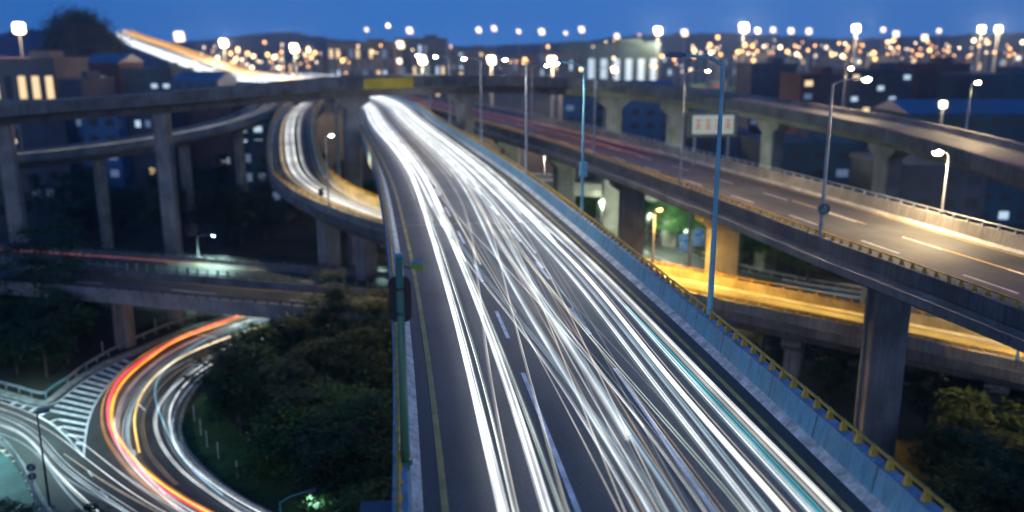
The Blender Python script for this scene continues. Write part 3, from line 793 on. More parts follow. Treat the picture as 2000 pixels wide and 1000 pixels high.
bundle([(1632, 1000), (1579, 955), (1510, 883), (1420, 787), (1336, 700), (1230, 588), (1170, 525), (1100, 462), (1030, 398)], 0.089, [(CR, 10, 0.018), (SW, 12, 0.022), (WH, 4, 0.017)], 'cream light trail hugging the right yellow edge line')
LMID = 'thin light trail among those crossing in the middle of the widest flyover'
for i in range(17):
    ub_, uf = rnd.uniform(3.4, 8.6), rnd.uniform(2.2, 8.2)
    a = rnd.choice([0, 0, 20, 35, 48]); s1 = MAIN.len
    def uu(t, ub_=ub_, uf=uf): 
        f = min(1, max(0, (t - 15) / 75)); f = f * f * (3 - 2 * f); return ub_ + (uf - ub_) * f
    n = int((s1 - a) / 2.4)
    mi = rnd.choice([SW, FA, CR, CO, SW, AM, FA, WH])
    st = []
    w = rnd.uniform(.013, .026) if mi not in (FA,) else rnd.uniform(.05, .14)
    for dx in ((-.55, .55) if rnd.random() < .4 else (0,)):
        st.append(([MAIN.pos(a + (s1 - a) * k / n, uu(a + (s1 - a) * k / n) + dx + .06 * math.sin(k * .1 + i), .6 + .01 * i) for k in range(n + 1)], w, mi, .5))
    trail(st, LMID, 'thin crossing light trails')
LFAR = 'bright white light trail massed where the widest flyover passes under the viaduct'
for i in range(44):
    u = rnd.choice([rnd.uniform(1.3, 4.2), rnd.uniform(6.2, 10.7), rnd.uniform(1.3, 10.7)])
    a = rnd.uniform(55, 92); n = int((MAIN.len - a) / 3.0)
    trail([([MAIN.pos(a + (MAIN.len - a) * k / n, u + .1 * math.sin(k * .07 + i), .6 + .012 * i) for k in range(n + 1)], .06, rnd.choice([WH, WH, SW, CR]), .5)], LFAR, 'massed white light trails')

LHI = 'broad white light trail climbing the distant hill'
for i in range(14):
    a = MAIN.at_y(285); n = int((MAIN.len - a) / 6.0)
    trail([([MAIN.pos(a + (MAIN.len - a) * k / n, 1 + i * .7, .9 + .22 * i) for k in range(n + 1)], .42, rnd.choice([WH, SW, WH]), .5)], LHI, 'white trails on the distant hill')
# the bend on the ground
BZ = GZ + .6
BSET = []
def gtrail(px, half, comp, label, group=None, z=BZ, wob=.1, ends=0):
    base = smooth([at(x, y, z) for x, y in px], 1.0)
    base = relax(base, 4)
    st = []
    for mi, n, w in comp:
        for k in range(n):
            du = rnd.uniform(-half, half); ph = rnd.uniform(0, 6); aw = rnd.uniform(0, wob)
            i0 = rnd.randint(0, int(len(base) * ends)); i1 = len(base) - rnd.randint(0, int(len(base) * ends))
            pts = []
            for i in range(i0, i1):
                T = base[min(i + 1, len(base) - 1)] - base[max(0, i - 1)]; r = Vector((T.y, -T.x, 0)).normalized()
                pts.append(base[i] + r * (du + aw * math.sin(i * .12 + ph)) + Vector((0, 0, (k - n / 2) * .015)))
            if len(pts) > 3: st.append((pts, w * rnd.uniform(.8, 1.2), mi, .5))
    return trail(st, label, group)
gtrail([(640, 590), (560, 602), (494, 612), (425, 636), (350, 662), (300, 694), (255, 730), (230, 762), (219, 796), (222, 838), (240, 866), (270, 905), (300, 932), (345, 964), (400, 996), (470, 1030)], .20, [(OR, 6, 0.068)], 'broad orange light trail sweeping round the bend')
gtrail([(640, 584), (560, 595), (485, 610), (420, 633), (345, 662), (300, 688), (262, 713), (232, 740), (215, 770), (209, 800), (212, 828), (222, 856), (245, 890), (285, 928), (330, 962), (385, 992), (450, 1025)], .14, [(RE, 5, 0.048)], 'red light trail along the outer side of the broad orange one')
gtrail([(600, 590), (500, 607), (420, 630), (340, 661), (280, 693), (235, 730), (208, 765), (198, 800), (200, 835), (215, 870), (250, 915), (300, 960), (345, 990)], .08, [(OR, 2, 0.034), (AM, 1, 0.027)], 'thin orange light trail, outermost on the bend')
gtrail([(640, 612), (560, 632), (500, 655), (440, 680), (400, 710), (360, 737), (335, 760), (314, 785), (303, 815), (307, 850), (326, 886), (362, 926), (410, 962), (470, 1002), (560, 1050)], .16, [(WH, 4, 0.027), (SW, 2, 0.027)], 'double white light trail on the inner side of the bend')
gtrail([(660, 618), (570, 640), (505, 665), (450, 690), (405, 716), (368, 744), (345, 772), (332, 800), (336, 850), (358, 892), (399, 930), (455, 970), (530, 1010), (620, 1050)], .12, [(WH, 4, 0.027), (SW, 2, 0.022)], 'innermost white light trail, nearest the kerb of the grass bank')
gtrail([(640, 606), (550, 622), (480, 645), (430, 664), (360, 692), (300, 735), (262, 782), (245, 830), (253, 885), (288, 935), (340, 980), (400, 1015)], .30, [(WH, 3, 0.015), (CO, 3, 0.022), (TE, 2, 0.027), (SW, 3, 0.016)], 'mixed white and teal light trail just inside the orange one')
gtrail([(600, 615), (520, 634), (450, 657), (400, 676), (340, 706), (300, 738), (274, 775), (262, 815), (265, 850), (272, 884)], .10, [(GO, 4, 0.027), (CR, 1, 0.016)], 'gold light trail in the middle of the bend, ending at its lower side', ends=.02)
gtrail([(570, 636), (490, 660), (420, 690), (360, 716), (320, 748), (290, 785), (278, 815), (280, 850), (292, 888), (315, 915), (346, 946)], .08, [(AM, 2, 0.016), (CR, 1, 0.011)], 'thin copper light trail between the gold and the inner white ones')
gtrail([(560, 616), (470, 640), (410, 660), (360, 690), (330, 715), (308, 745), (306, 775), (318, 812), (340, 860), (380, 915), (440, 965)], .22, [(BL, 3, 0.049), (TE, 3, 0.019)], 'blue and teal light trail down the middle of the bend')
gtrail([(500, 622), (420, 647), (340, 683), (285, 722), (245, 765), (230, 800), (228, 830), (236, 870), (262, 915), (300, 955), (350, 995)], .25, [(SW, 4, 0.016), (FA, 2, 0.135), (WH, 1, 0.016), (RE, 1, 0.013)], 'pale light trail laid over the broad orange one')
gtrail([(224, 815), (223, 835), (228, 860), (240, 885), (262, 915), (300, 950), (360, 1000)], .1, [(WH, 2, 0.027), (SW, 2, 0.032)], 'short thick white light trail starting over the orange one')
gtrail([(380, 700), (330, 722), (296, 755), (268, 800), (252, 830)], .3, [(CO, 3, 0.011), (SW, 2, 0.011)], 'short thin squiggly light trail in the middle of the bend', wob=.4)
gtrail([(600, 600), (520, 622), (430, 652), (340, 697), (290, 740), (250, 790), (232, 840), (245, 890), (285, 945), (340, 990), (420, 1040)], .9, [(SW, 4, 0.011), (CO, 3, 0.011), (AM, 2, 0.011), (FA, 2, 0.101)], 'loose fan of thin light trails spread across the bend')
gtrail([(620, 625), (540, 645), (470, 668), (410, 694), (365, 722), (330, 760), (318, 800), (322, 845), (345, 890), (395, 945), (460, 990), (560, 1040)], .7, [(SW, 4, 0.011), (TE, 2, 0.016), (WH, 1, 0.014), (FA, 2, 0.101)], 'loose fan of thin light trails on the inner half of the bend')
# the road from the left edge
gtrail([(-300, 728), (-80, 768), (0, 785), (75, 814), (120, 838), (168, 871), (225, 916), (270, 949), (330, 985), (420, 1030)], .05, [(WH, 3, 0.022)], 'white light trail passing right along the tip of the painted gore')
gtrail([(-300, 738), (-80, 780), (0, 797), (75, 828), (120, 856), (165, 892), (240, 949), (300, 988), (380, 1030)], .05, [(WH, 3, 0.022)], 'second white light trail below the painted gore')
gtrail([(-300, 745), (-80, 792), (0, 811), (45, 830), (84, 860), (111, 893), (150, 928), (210, 970), (260, 1003), (330, 1050)], .3, [(WH, 3, 0.016), (CO, 5, 0.022), (SW, 2, 0.016)], 'bluish bundle of light trails on the road beside the car park')
gtrail([(-300, 760), (-80, 808), (0, 829), (45, 848), (75, 877), (99, 910), (135, 949), (180, 990), (230, 1040)], .2, [(WH, 4, 0.024), (CO, 3, 0.022)], 'thick white bundle of light trails nearest the car park fence')
gtrail([(-300, 752), (-80, 800), (0, 822), (50, 850), (95, 905), (130, 935), (170, 958), (230, 990), (300, 1030)], .12, [(CO, 3, 0.016), (SW, 2, 0.016)], 'light trail weaving between the two bundles on the road beside the car park')
gtrail([(-300, 790), (-60, 832), (0, 846), (40, 862), (85, 900), (112, 940), (150, 985), (200, 1030)], .1, [(CO, 3, 0.022), (SW, 1, 0.016)], 'lowest bluish light trail on the road beside the car park')
gtrail([(124, 886), (150, 903), (176, 923), (210, 945), (280, 985), (340, 1015)], .06, [(CR, 2, 0.022), (AM, 1, 0.016)], 'short cream light trail alone in the empty lane below the gore')
# roads in the air
def ptrail(P, us, mis, label, a, b, w=.05, v=.65, group=None, kind=None, step=2.5):
    st = []
    for u in us:
        n = max(3, int((b - a) / step)); ph = rnd.uniform(0, 6); mi = rnd.choice(mis)
        st.append(([P.pos(a + (b - a) * k / n, u + .08 * math.sin(k * .12 + ph), v + rnd.uniform(-.05, .05) * 0) for k in range(n + 1)], w * rnd.uniform(.7, 1.3), mi, .5))
    return trail(st, label, group, kind)
sb_ = RAMP.near(at(761, 436, 9.5))
ptrail(RAMP, [2.1, 2.2, 2.3, 2.4, 2.5, 2.7, 2.9, 3.1, 3.2, 3.3, 3.4], [WH, WH, CR], 'white light trail along the middle of the bent slip road', sb_ - 6, RAMP.len, .06)
ptrail(RAMP, [3.9, 4.05, 4.3], [WH, CR], 'second white light trail on the bent slip road, nearer its inside wall', sb_ - 6, RAMP.len, .055)
ptrail(RAMP, [1.5, 1.7], [GO, CR], 'golden light trail beside the outer rail of the bent slip road', sb_ - 4, RAMP.len, .05)
ptrail(RAMP, [2.2, 2.6, 3.0, 3.4], [GO, GO, GO], 'golden light trail on the yellow-lit ramp right of the widest flyover', 0, sb_ - 10, .07)
ptrail(RAMP, [4.3, 4.7], [GO, OR], 'amber light trail beside the far wall of the yellow-lit ramp', 0, sb_ - 10, .06)
rs = RIGHT.at_y(128)
ptrail(RIGHT, [1.8, 2.4, 2.9, 3.6, 5.1, 5.6, 6.8, 7.2, 9.1, 10.2], [FR], 'faint red streak over the lanes of the right flyover', 0, rs, .12, group='faint red light trails')
ptrail(RIGHT, [1.7, 2.2, 2.6, 3.2, 4.0, 5.4, 5.8, 6.6, 9.3, 10.0], [FR, FR, FRD], 'red light trail on the far stretch of the right flyover', rs - 22, RIGHT.len, .09, group='far red light trails')
for k, (u, y0, y1) in enumerate(((6.3, 46, 56), (6.6, 64, 73))):
    ptrail(RIGHT, [u], [GO], ['short yellow blinker streak, nearer one on the right flyover', 'short yellow blinker streak, farther one level with the round sign'][k], RIGHT.at_y(y0), RIGHT.at_y(y1), .035)
for u in (1.8, 3.2, 4.6, 6.0, 7.4, 8.8, 10.2, 11.4): ptrail(RIGHT, [u, u + .5], [OR, FRD, GO, OR], 'orange light trail climbing away on the distant hill', RIGHT.at_y(260), RIGHT.len, .3, step=4, group='orange trails on the distant hill')
ptrail(VIA, [-2.2, -2.6, -3.1, -4.0, -5.0, -5.6], [FR, FR, FA], 'pinkish light trail along the top of the high viaduct', VIA.near(far(1400, 190, 135)), VIA.len, .25)
ptrail(LOOP, [-2.2, -2.6, -3.4, -4.0], [SW, SW, CR], 'dim white light trail on the narrow slip road curving in from the left', 20, LOOP.len, .06)
ptrail(CROSS, [-13.3, -12.9, -12.6], [FR, FR, FRD], 'red light trail along the far lane of the low overpass', 0, CROSS.near(at(420, 530, CZ)), .045)
ptrail(BK, [-1.2, -1.6, 1.2, 1.5], [CO, SW], 'pale light trail on the ground road behind the yellow-lit ramp', BK.near(at(1520, 560, GZ)), BK.len, .06)

# ------------------------------------------------------------------ lamp posts
WARM, COOL, NEUT = (1.0, 0.72, 0.38), (0.62, 1.0, 0.92), (1.0, 0.93, 0.82)
HEADM = mat('lamp_housing', (0.10, 0.13, 0.17), 0.4, 0.2, 3.0)
def lamp(base, h, arm, label, lit=None, power=0.0, pole=STEEL, rad=.11, group=None, lens_r=.22, strength=60.0, spot=True, cone=150):
    base = Vector(base); root = empty('street_lamp', base); tag(root, label, 'street lamp', group)
    g = MB(); g.tube([base, base + Vector((0, 0, .5)), base + Vector((0, 0, h))], [rad * 1.25, rad, rad * .6], 10); g.box(base + Vector((0, 0, .04)), (.45, .45, .08)); g.build('pole', pole, root, smooth=False)
    tip = base + Vector((arm[0], arm[1], h + .35))
    g = MB(); g.tube([base + Vector((0, 0, h - .05)), base + Vector((arm[0] * .35, arm[1] * .35, h + .22)), tip], [rad * .6, rad * .45, rad * .4], 8); g.build('arm', pole, root)
    an = math.atan2(arm[1], arm[0]); d = Vector((math.cos(an), math.sin(an), 0))
    g = MB(); c = tip + d * .3
    vs = []
    for f, wd, z0, z1 in ((-.38, .09, -.05, .06), (-.1, .17, -.09, .11), (.25, .18, -.09, .10), (.45, .08, -.04, .04)):
        r = Vector((-d.y, d.x, 0)) * wd; b = c + d * f
        vs += [b - r + Vector((0, 0, z0)), b + r + Vector((0, 0, z0)), b + r * .7 + Vector((0, 0, z1)), b - r * .7 + Vector((0, 0, z1))]
    g.add(vs, [(3, 2, 1, 0), (12, 13, 14, 15)] + [(i * 4 + j, i * 4 + (j + 1) % 4, (i + 1) * 4 + (j + 1) % 4, (i + 1) * 4 + j) for i in range(3) for j in range(4)])
    hd = g.build('lamp_head', HEADM, root)
    if lit:
        g = MB(); g.ball(c + Vector((0, 0, -.12)), lens_r, 10, 6, sz=.6); g.build('lens', glow('lamp_glow_%d_%d' % (int(lit[2] * 100), int(strength)), lit, strength), hd, smooth=True)
        if power:
            ld = bpy.data.lights.new('lamp_light', 'SPOT' if spot else 'POINT'); ld.energy = power; ld.color = lit; ld.shadow_soft_size = .25
            if spot: ld.spot_size = R(cone); ld.spot_blend = .6
            lo = bpy.data.objects.new('lamp_light', ld); COL.objects.link(lo); lo.location = c + Vector((0, 0, -.45)); lo.parent = root; lo.matrix_parent_inverse = parent_world(root).inverted()
    return root
def on_main(y, u=mw + 1.30): return MAIN.pos(MAIN.at_y(y), u, 1.0)
def left_of(P, y, L): t = P.at_y(y); a = P.pos(t); b = P.pos(t, -1); d = (b - a).normalized() * L; return (d.x, d.y)
lamp(on_main(34.9), 10.8, left_of(MAIN, 34.9, 1.7), 'unlit blue street lamp, nearest on the blue right wall of the widest flyover', pole=STEEL_B, rad=.13)
lamp(on_main(57.9), 10.2, left_of(MAIN, 57.9, 1.7), 'lit pole lamp with a small blue box, on the blue wall of the widest flyover', NEUT, 1500, pole=STEEL_B, strength=90)
c = on_main(57.9); o = MB(); o.box(c + Vector((0.05, 0.1, 3.2)), (.55, .35, 1.0)); o.tube([c + Vector((0, 0, 2.9)), c + Vector((0, 0, 3.5))], .16, 8)
tag(o.build('control_box', STEEL_B), 'small blue box strapped to the second lamp pole', 'box')
lamp(on_main(79.5), 10.2, left_of(MAIN, 79.5, 1.7), 'third lit street lamp along the right wall of the widest flyover', NEUT, 1500, rad=.13, strength=90)
for i, y in enumerate((104, 131, 158)): lamp(on_main(y), 10, left_of(MAIN, y, 1.7), 'lit street lamp on the distant stretch of the right wall, close to the viaduct', NEUT, 1200, strength=90, group='lamps far along the widest flyover')
def on_right(y, u=0.0, h=.95): return RIGHT.pos(RIGHT.at_y(y), u, h)
def right_of(P, y, L): t = P.at_y(y); a = P.pos(t); b = P.pos(t, 1); d = (b - a).normalized() * L; return (d.x, d.y)
lamp(on_right(58.9), 10.4, right_of(RIGHT, 58.9, 2.2), 'lit street lamp carrying a round sign on the near edge of the right flyover', WARM, 5600, strength=130, lens_r=.3, rad=.14)
lamp(on_right(83), 10.4, right_of(RIGHT, 83, 2.0), 'slim lit street lamp on the right flyover, next one beyond the round sign', WARM, 5600, strength=60)
lamp(on_right(106), 10.2, right_of(RIGHT, 106, 2.0), 'third lit street lamp along the near edge of the right flyover', NEUT, 1200, strength=90)
for y in (130, 156): lamp(on_right(y), 10, right_of(RIGHT, y, 2.0), 'lit street lamp on the distant red stretch of the right flyover', WARM, 1200, strength=90, group='lamps far along the right flyover')
lamp(RIGHT.pos(RIGHT.at_y(63), rw + .2, 1.1), 4.6, right_of(RIGHT, 63, -.7), 'low warm-lit street lamp standing at the far wall of the right flyover', WARM, 5600, strength=160, lens_r=.35)
# slip road
t = RAMP.near(at(659, 404, 10.4)); c = RAMP.pos(t, -.2, .92)
q = RAMP.pos(t, 1.0) - RAMP.pos(t, 0)
lamp(c, 7.6, (q.x * .6, q.y * .6), 'lit warm street lamp on the outer rail of the bent slip road', (1.0, .78, .44), 5200, strength=170, lens_r=.2, rad=.1)
# low overpass lamp
c = CROSS.pos(CROSS.near(at(390, 515, CZ)), -15.3, .8)
lamp(c, 2.6, (1.9, -.3), 'small lit street lamp over a bright white patch of the low overpass', COOL, 2600, strength=60, lens_r=.14, rad=.09)
# under the right flyover
lamp(RAMP.pos(RAMP.near(at(1273, 546, 6.0)), -.2, .95), 7.0, (.25, .1), 'lit yellowish globe-headed post on the near wall of the yellow-lit ramp', (1.0, .56, .09), 15000, pole=mat('pale_painted_pole', (.55, .47, .42), .5, .2), strength=8, lens_r=.3, cone=168)
lamp(RAMP.pos(RAMP.near(at(1983, 690, 4.3)), -.2, .95), 6.3, (.25, .3), 'blue lamp post at the right end of the yellow-lit ramp', (1.0, .60, .22), 3600, pole=STEEL_B, strength=8, lens_r=.2, cone=88)
lamp(at(1062, 440, GZ), 13.0, (.3, -.1), 'lit globe-headed post beneath the right flyover, seen over the blue wall', NEUT, 1500, pole=mat('pale_painted_pole', (.55, .47, .42), .5, .2), strength=8, lens_r=.35, spot=False)
for px, py, pw in ((1165, 476, 1300), (1262, 508, 6500), (1330, 548, 1300)):  # added lamps, placed to brighten the trees and shrubs
    lamp(at(px, py, GZ), 7.0, (.5, .9), 'added slender lamp lighting the green shrubs below the right flyover', (.88, 1.0, .70), pw, strength=10, lens_r=.1, rad=.06, group='added lamps among the shrubs', spot=False)
# lower left
lamp(at(97, 990, GZ), 7.2, (.05, .02), 'dark lamp pole standing by the car park fence', pole=DARK, rad=.09)
lamp(at(553, 1075, GZ), 3.6, (1.6, .8), 'blue-grey street lamp on the grass bank inside the bend', COOL, 420, pole=STEEL_B, rad=.08, strength=2, lens_r=.1)
for px, py in ((455, 598), (-75, 850), (720, 640), (-120, 900)):  # added lamps to brighten the road and gore, some out of view
    lamp(at(px, py, GZ), 5.2 if px == 455 else 9.0, (1.2, -.8), 'added slim lamp lighting the ground road and gore', COOL, {455: 2600, 720: 900}.get(px, 3600), strength=10, lens_r=.12, rad=.07, group='added lamps by the ground road')
# high viaduct
for px, Y, lab in ((1545, 121, 'lamp post with a warm cluster of lights on the high viaduct'), (1757, 99, 'thin lamp post on the high viaduct, close to the right edge of the photo')):
    t = VIA.near(far(px, 220, Y)); lamp(VIA.pos(t, -vw + .1, 1.0), 5.2, (.5, .1), lab, WARM, 5000, strength=50, lens_r=.3)

# ------------------------------------------------------------------ signs and small street furniture
def plate(c, w, h, ang, m, name, parent=None, rnd_=0.0, th=.05):
    # upright panel; rounded when rnd_ > 0
    ca, sa = math.cos(ang), math.sin(ang); pts = []
    if rnd_:
        for cx, cz, a0 in ((w / 2 - rnd_, h / 2 - rnd_, 0), (-w / 2 + rnd_, h / 2 - rnd_, 90), (-w / 2 + rnd_, -h / 2 + rnd_, 180), (w / 2 - rnd_, -h / 2 + rnd_, 270)):
            for k in range(9): a = R(a0 + 90 * k / 8); pts.append((cx + rnd_ * math.cos(a), cz + rnd_ * math.sin(a)))
    else: pts = [(-w / 2, -h / 2), (w / 2, -h / 2), (w / 2, h / 2), (-w / 2, h / 2)]
    n = len(pts); vs = []
    for off in (-th / 2, th / 2):
        for x, z in pts: vs.append((c[0] + x * ca - off * sa, c[1] + x * sa + off * ca, c[2] + z))
    g = MB(); g.add(vs, [tuple(range(n)), tuple(range(2 * n - 1, n - 1, -1))] + [(i, (i + 1) % n, n + (i + 1) % n, n + i) for i in range(n)])
    return g.build(name, m, parent)
# green pole with the black back of a sign and a small camera, on the left wall
t = MAIN.at_y(23.2); c = MAIN.pos(t, -1.06, 1.0)
root = empty('sign_post', c); tag(root, 'green sign post on the left wall, carrying a black rounded plate seen from behind', 'sign post')
g = MB(); g.tube([c + Vector((0, 0, -.2)), c + Vector((0, 0, 6.0))], [.125, .105], 16); g.box(c + Vector((0, 0, .02)), (.42, .42, .05)); g.build('pole', GREEN_P, root, smooth=True)
g = MB(); g.tube([c + Vector((0, 0, 6.0)), c + Vector((0, 0, 6.06))], .115, 16); g.build('pole_cap', STEEL_B, root)
plate(c + Vector((-.02, .16, 4.75)), .62, 1.30, 0.03, BLACK, 'sign_plate', root, rnd_=.22)
g = MB(); 
for z in (4.4, 5.1): g.tube([c + Vector((-.14, .1, z)), c + Vector((.14, .1, z))], .02, 6); g.tube([c + Vector((0, 0, z - .04)), c + Vector((0, 0, z + .04))], .128, 12)
g.build('clamp', DARK, root)
a = c + Vector((.13, 0, 5.72)); cr = empty('camera_device', a); tag(cr, 'small yellow-green traffic camera on the green sign post', 'camera')
g = MB(); g.tube([a, a + Vector((.14, 0, -.06)), a + Vector((.2, 0, .0))], .022, 8); g.build('bracket', DARK, cr)
g = MB(); vs = []
for x, w, h_ in ((.18, .05, .05), (.26, .07, .07), (.52, .12, .13)): vs += [a + Vector((x, -w, -h_)), a + Vector((x, w, -h_)), a + Vector((x, w, h_)), a + Vector((x, -w, h_))]
g.add(vs, [(0, 1, 2, 3), (11, 10, 9, 8)] + [(i * 4 + j, i * 4 + (j + 1) % 4, (i + 1) * 4 + (j + 1) % 4, (i + 1) * 4 + j) for i in range(2) for j in range(4)])
g.build('housing', mat('lime_plastic', (.28, .36, .06), .5, .3), cr)
plate(a + Vector((.36, -.05, .14)), .30, .03, 0, STEEL_B, 'hood', cr, th=.26)
# a box hung outside the left wall low in the photo
c = MAIN.pos(MAIN.at_y(21.9), -1.86, .1); g = MB(); g.box(c, (.75, .5, .7), .1); g.box(c + Vector((0, 0, .37)), (.85, .6, .05), .1); g.box(c + Vector((.45, 0, .2)), (.3, .06, .06), .1)
tag(g.build('control_box', mat('slate_steel', (.06, .09, .13), .5)), 'dark blue box hung outside the left wall at the foot of the green post', 'box')
# round sign with a pale symbol on the lamp of the right flyover
SIGNB = mat('sign_blue', (0.015, 0.09, 0.32), 0.45, .15); SIGNW = mat('sign_white', (0.7, 0.72, 0.75), 0.45, .1)
b = on_right(58.9); c = b + Vector((.02, -.2, 1.95))
root = empty('road_sign', c); tag(root, 'round dark sign with a pale ring and slanting symbol on a lamp post', 'road sign')
SG = mat('sign_grey_green', (.06, .12, .13), .5)
plate(c, .86, .86, -.12, SG, 'sign_plate', root, rnd_=.43, th=.04)
g = MB()
for k in range(32):
    a0, a1 = 2 * math.pi * k / 32, 2 * math.pi * (k + 1) / 32
    g.tube([c + Vector((math.cos(q) * .40, -.035, math.sin(q) * .40)) for q in (a0, a1)], .022, 5, cap=False)
g.build('sign_ring', mat('sign_pale', (.30, .38, .38), .5), root)
g = MB()
for l in (((-.2, -.17), (.0, .0), (.12, .2)), ((-.2, -.17), (.2, -.17)), ((0, 0), (.2, -.05)), ((-.02, .2), (.12, .2), (.12, .05))): g.tube([c + Vector((x, -.035, z)) for x, z in l], .025, 5)
g.build('symbol', MATS['sign_pale'], root)
# pair of blue direction signs
c = at(1348, 524, GZ); root = empty('direction_sign', c); tag(root, 'pair of blue direction signs on one post below the right flyover', 'direction sign')
g = MB(); g.tube([c, c + Vector((0, 0, 6.0))], .12, 10); g.build('post', STEEL, root)
for dx, zc, side in ((-1.1, 4.0, -1), (1.05, 5.0, 1)):
    p = c + Vector((dx, -.2, zc)); a = .0
    pl = plate(p, 1.75, 2.7, .25, SIGNB, 'sign_plate', root)
    g = MB()
    def W(x, z): return p + Vector((x * math.cos(.25) + .06 * math.sin(.25), x * math.sin(.25) - .06 * math.cos(.25), z))
    for l in (((-.8, -1.25), (.8, -1.25), (.8, 1.25), (-.8, 1.25), (-.8, -1.25)), ((side * .55, -.6), (side * .55, .3), (side * .55 - .2, .05)), ((side * .55, .3), (side * .55 + .2, .05))): g.tube([W(x, z) for x, z in l], .035, 4)
    for z in (.8, -.1, -.7):
        for k in range(3):
            x0 = -.5 + k * .36 - side * .15
            g.tube([W(x0, z - .12), W(x0 + .22, z - .12)], .028, 4); g.tube([W(x0 + .1, z - .14), W(x0 + .1, z + .14)], .028, 4); g.tube([W(x0, z + .1), W(x0 + .2, z + .1)], .028, 4)
    g.build('lettering', SIGNW, pl)
# gantry board with pale panels on the right flyover
t = RIGHT.at_y(86); c = RIGHT.pos(t, 10.2)
root = empty('message_board', RIGHT.pos(t, rw + .5)); tag(root, 'backlit pale board with reddish characters hung below the high viaduct', 'message board')
bc = far(1392, 243, 104)
plate(bc, 6.0, 3.0, .1, mat('board_frame', (.20, .22, .14), .5), 'frame', root, th=.35)
BW = glow('board_light', (0.70, 0.78, 0.62), .22); BRD = glow('board_red', (0.7, 0.30, 0.22), .2)
plate(bc + Vector((0, -.22, 0)), 5.0, 2.2, .1, BW, 'screen', root, th=.04)
g = MB()
for k in range(4):
    x = -1.8 + k * 1.2
    for l in (((x - .35, .5), (x + .35, .5)), ((x - .35, 0), (x + .35, 0)), ((x, .65), (x, -.65)), ((x - .35, -.55), (x, -.1), (x + .35, -.55))): g.tube([bc + Vector((a * math.cos(.1), -.27 + a * math.sin(.1), z)) for a, z in l], .07, 4)
g.build('lettering', BRD, root)
g = MB(); 
for dx in (-2, 2): g.tube([bc + Vector((dx, .2, 0)), Vector((bc.x + dx, bc.y + .2, GZ))], .18, 8)
g.build('post', STEEL, root)
# pair of discs on a post by the car park, and a white one by the overpass
c = at(70, 985, GZ); root = empty('road_sign', c); tag(root, 'two dark round sign backs on one thin post by the car park', 'road sign')
g = MB(); g.tube([c, c + Vector((0, 0, 3.1))], .045, 8); g.build('post', STEEL, root)
for z in (2.25, 2.95): plate(c + Vector((-.02, .06, z)), .62, .62, .2, mat('sign_back', (.10, .12, .13), .5), 'sign_plate', root, rnd_=.31, th=.03)
c = at(762, 545, GZ + 2); root = empty('road_sign', c); tag(root, 'small pale round sign standing beyond the low overpass', 'road sign')
g = MB(); g.tube([c + Vector((0, 0, -2)), c + Vector((0, 0, 2.9))], .05, 8); g.build('post', STEEL, root)
for z in (2.9, 2.1): plate(c + Vector((0, -.08, z)), .8 if z > 2.5 else .5, .8, 0, SIGNW, 'sign_plate', root, rnd_=.25, th=.03)
# small sign boxes on the bent slip road
for px, py, z, lab in ((640, 394, 10.9, 'small dark sign box leaning on the outer rail of the slip road'), (565, 362, 12.0, 'small dark box on a short post in the crook of the slip road')):
    t = RAMP.near(at(px, py, z)); c = RAMP.pos(t, -.2, 1.0); root = empty('sign_box', c); tag(root, lab, 'sign box')
    g = MB(); g.tube([c, c + Vector((.0, 0, 1.0))], .05, 6); g.build('post', DARK, root)
    g = MB(); g.box(c + Vector((0, -.1, 1.15)), (.55, .18, .8), .3); g.build('sign_plate', DARK, root)
# delineator posts on the grass bank
DEL = mat('white_plastic_post', (.55, .60, .55), .5, .2)
for px, py in ((380, 822), (393, 850), (405, 873), (427, 896), (464, 934), (620, 1040)):
    c = at(px, py, GZ); g = MB(); g.tube([c, c + Vector((0, 0, 1.25)), c + Vector((0, 0, 1.5))], [.05, .05, .045], 8)
    tag(g.build('marker_post', DEL), 'thin white marker post on the grass bank inside the bend', 'marker post', 'marker posts on the grass bank')
for px, py in ((202, 695), (305, 650), (395, 618), (412, 612)):
    c = at(px, py, GZ); g = MB(); g.tube([c, c + Vector((0, 0, 1.4)), c + Vector((0, 0, 1.7))], [.05, .05, .045], 8)
    tag(g.build('marker_post', DEL), 'thin white marker post behind the guard rail outside the bend', 'marker post', 'marker posts outside the bend')

# ------------------------------------------------------------------ trees
def crown_mesh(seed, h, r, clumps, leaves, size, kind='broad'):
    rr = random.Random(seed); g = MB()
    for c in range(clumps):
        a = rr.uniform(0, 2 * math.pi); t = rr.random()
        if kind == 'broad':
            z = h * (.30 + .68 * t); rad = r * math.sqrt(max(.05, 1 - ((t - .42) / .62) ** 2)) * rr.uniform(.35, 1.08)
        elif kind == 'tier':
            k = rr.randint(0, 4); z = h * (.42 + .14 * k) + rr.uniform(-.12, .12); rad = r * (1.05 - .15 * k) * rr.uniform(.3, 1.1)
        else:
            z = h * (.15 + .8 * t); rad = r * (1.02 - t * .8) * rr.uniform(.3, 1.1)
        cc = Vector((rad * math.cos(a), rad * math.sin(a), z)); cs = r * rr.uniform(.16, .34)
        fl = .35 if kind == 'tier' else .6
        for l in range(leaves):
            d = Vector((rr.gauss(0, 1), rr.gauss(0, 1), rr.gauss(0, fl))) * cs * .6
            p = cc + d; s = size * rr.uniform(.6, 1.3); an = rr.uniform(0, 6.28); tl = rr.uniform(-.9, .5)
            u = Vector((math.cos(an), math.sin(an), tl * .5)); v = Vector((-math.sin(an), math.cos(an), rr.uniform(-.5, .5)))
            g.add([p - u * s, p + v * s * .42 + Vector((0, 0, s * .15)), p + u * s, p - v * s * .42 + Vector((0, 0, s * .1))], [(0, 1, 2, 3)])
    return g
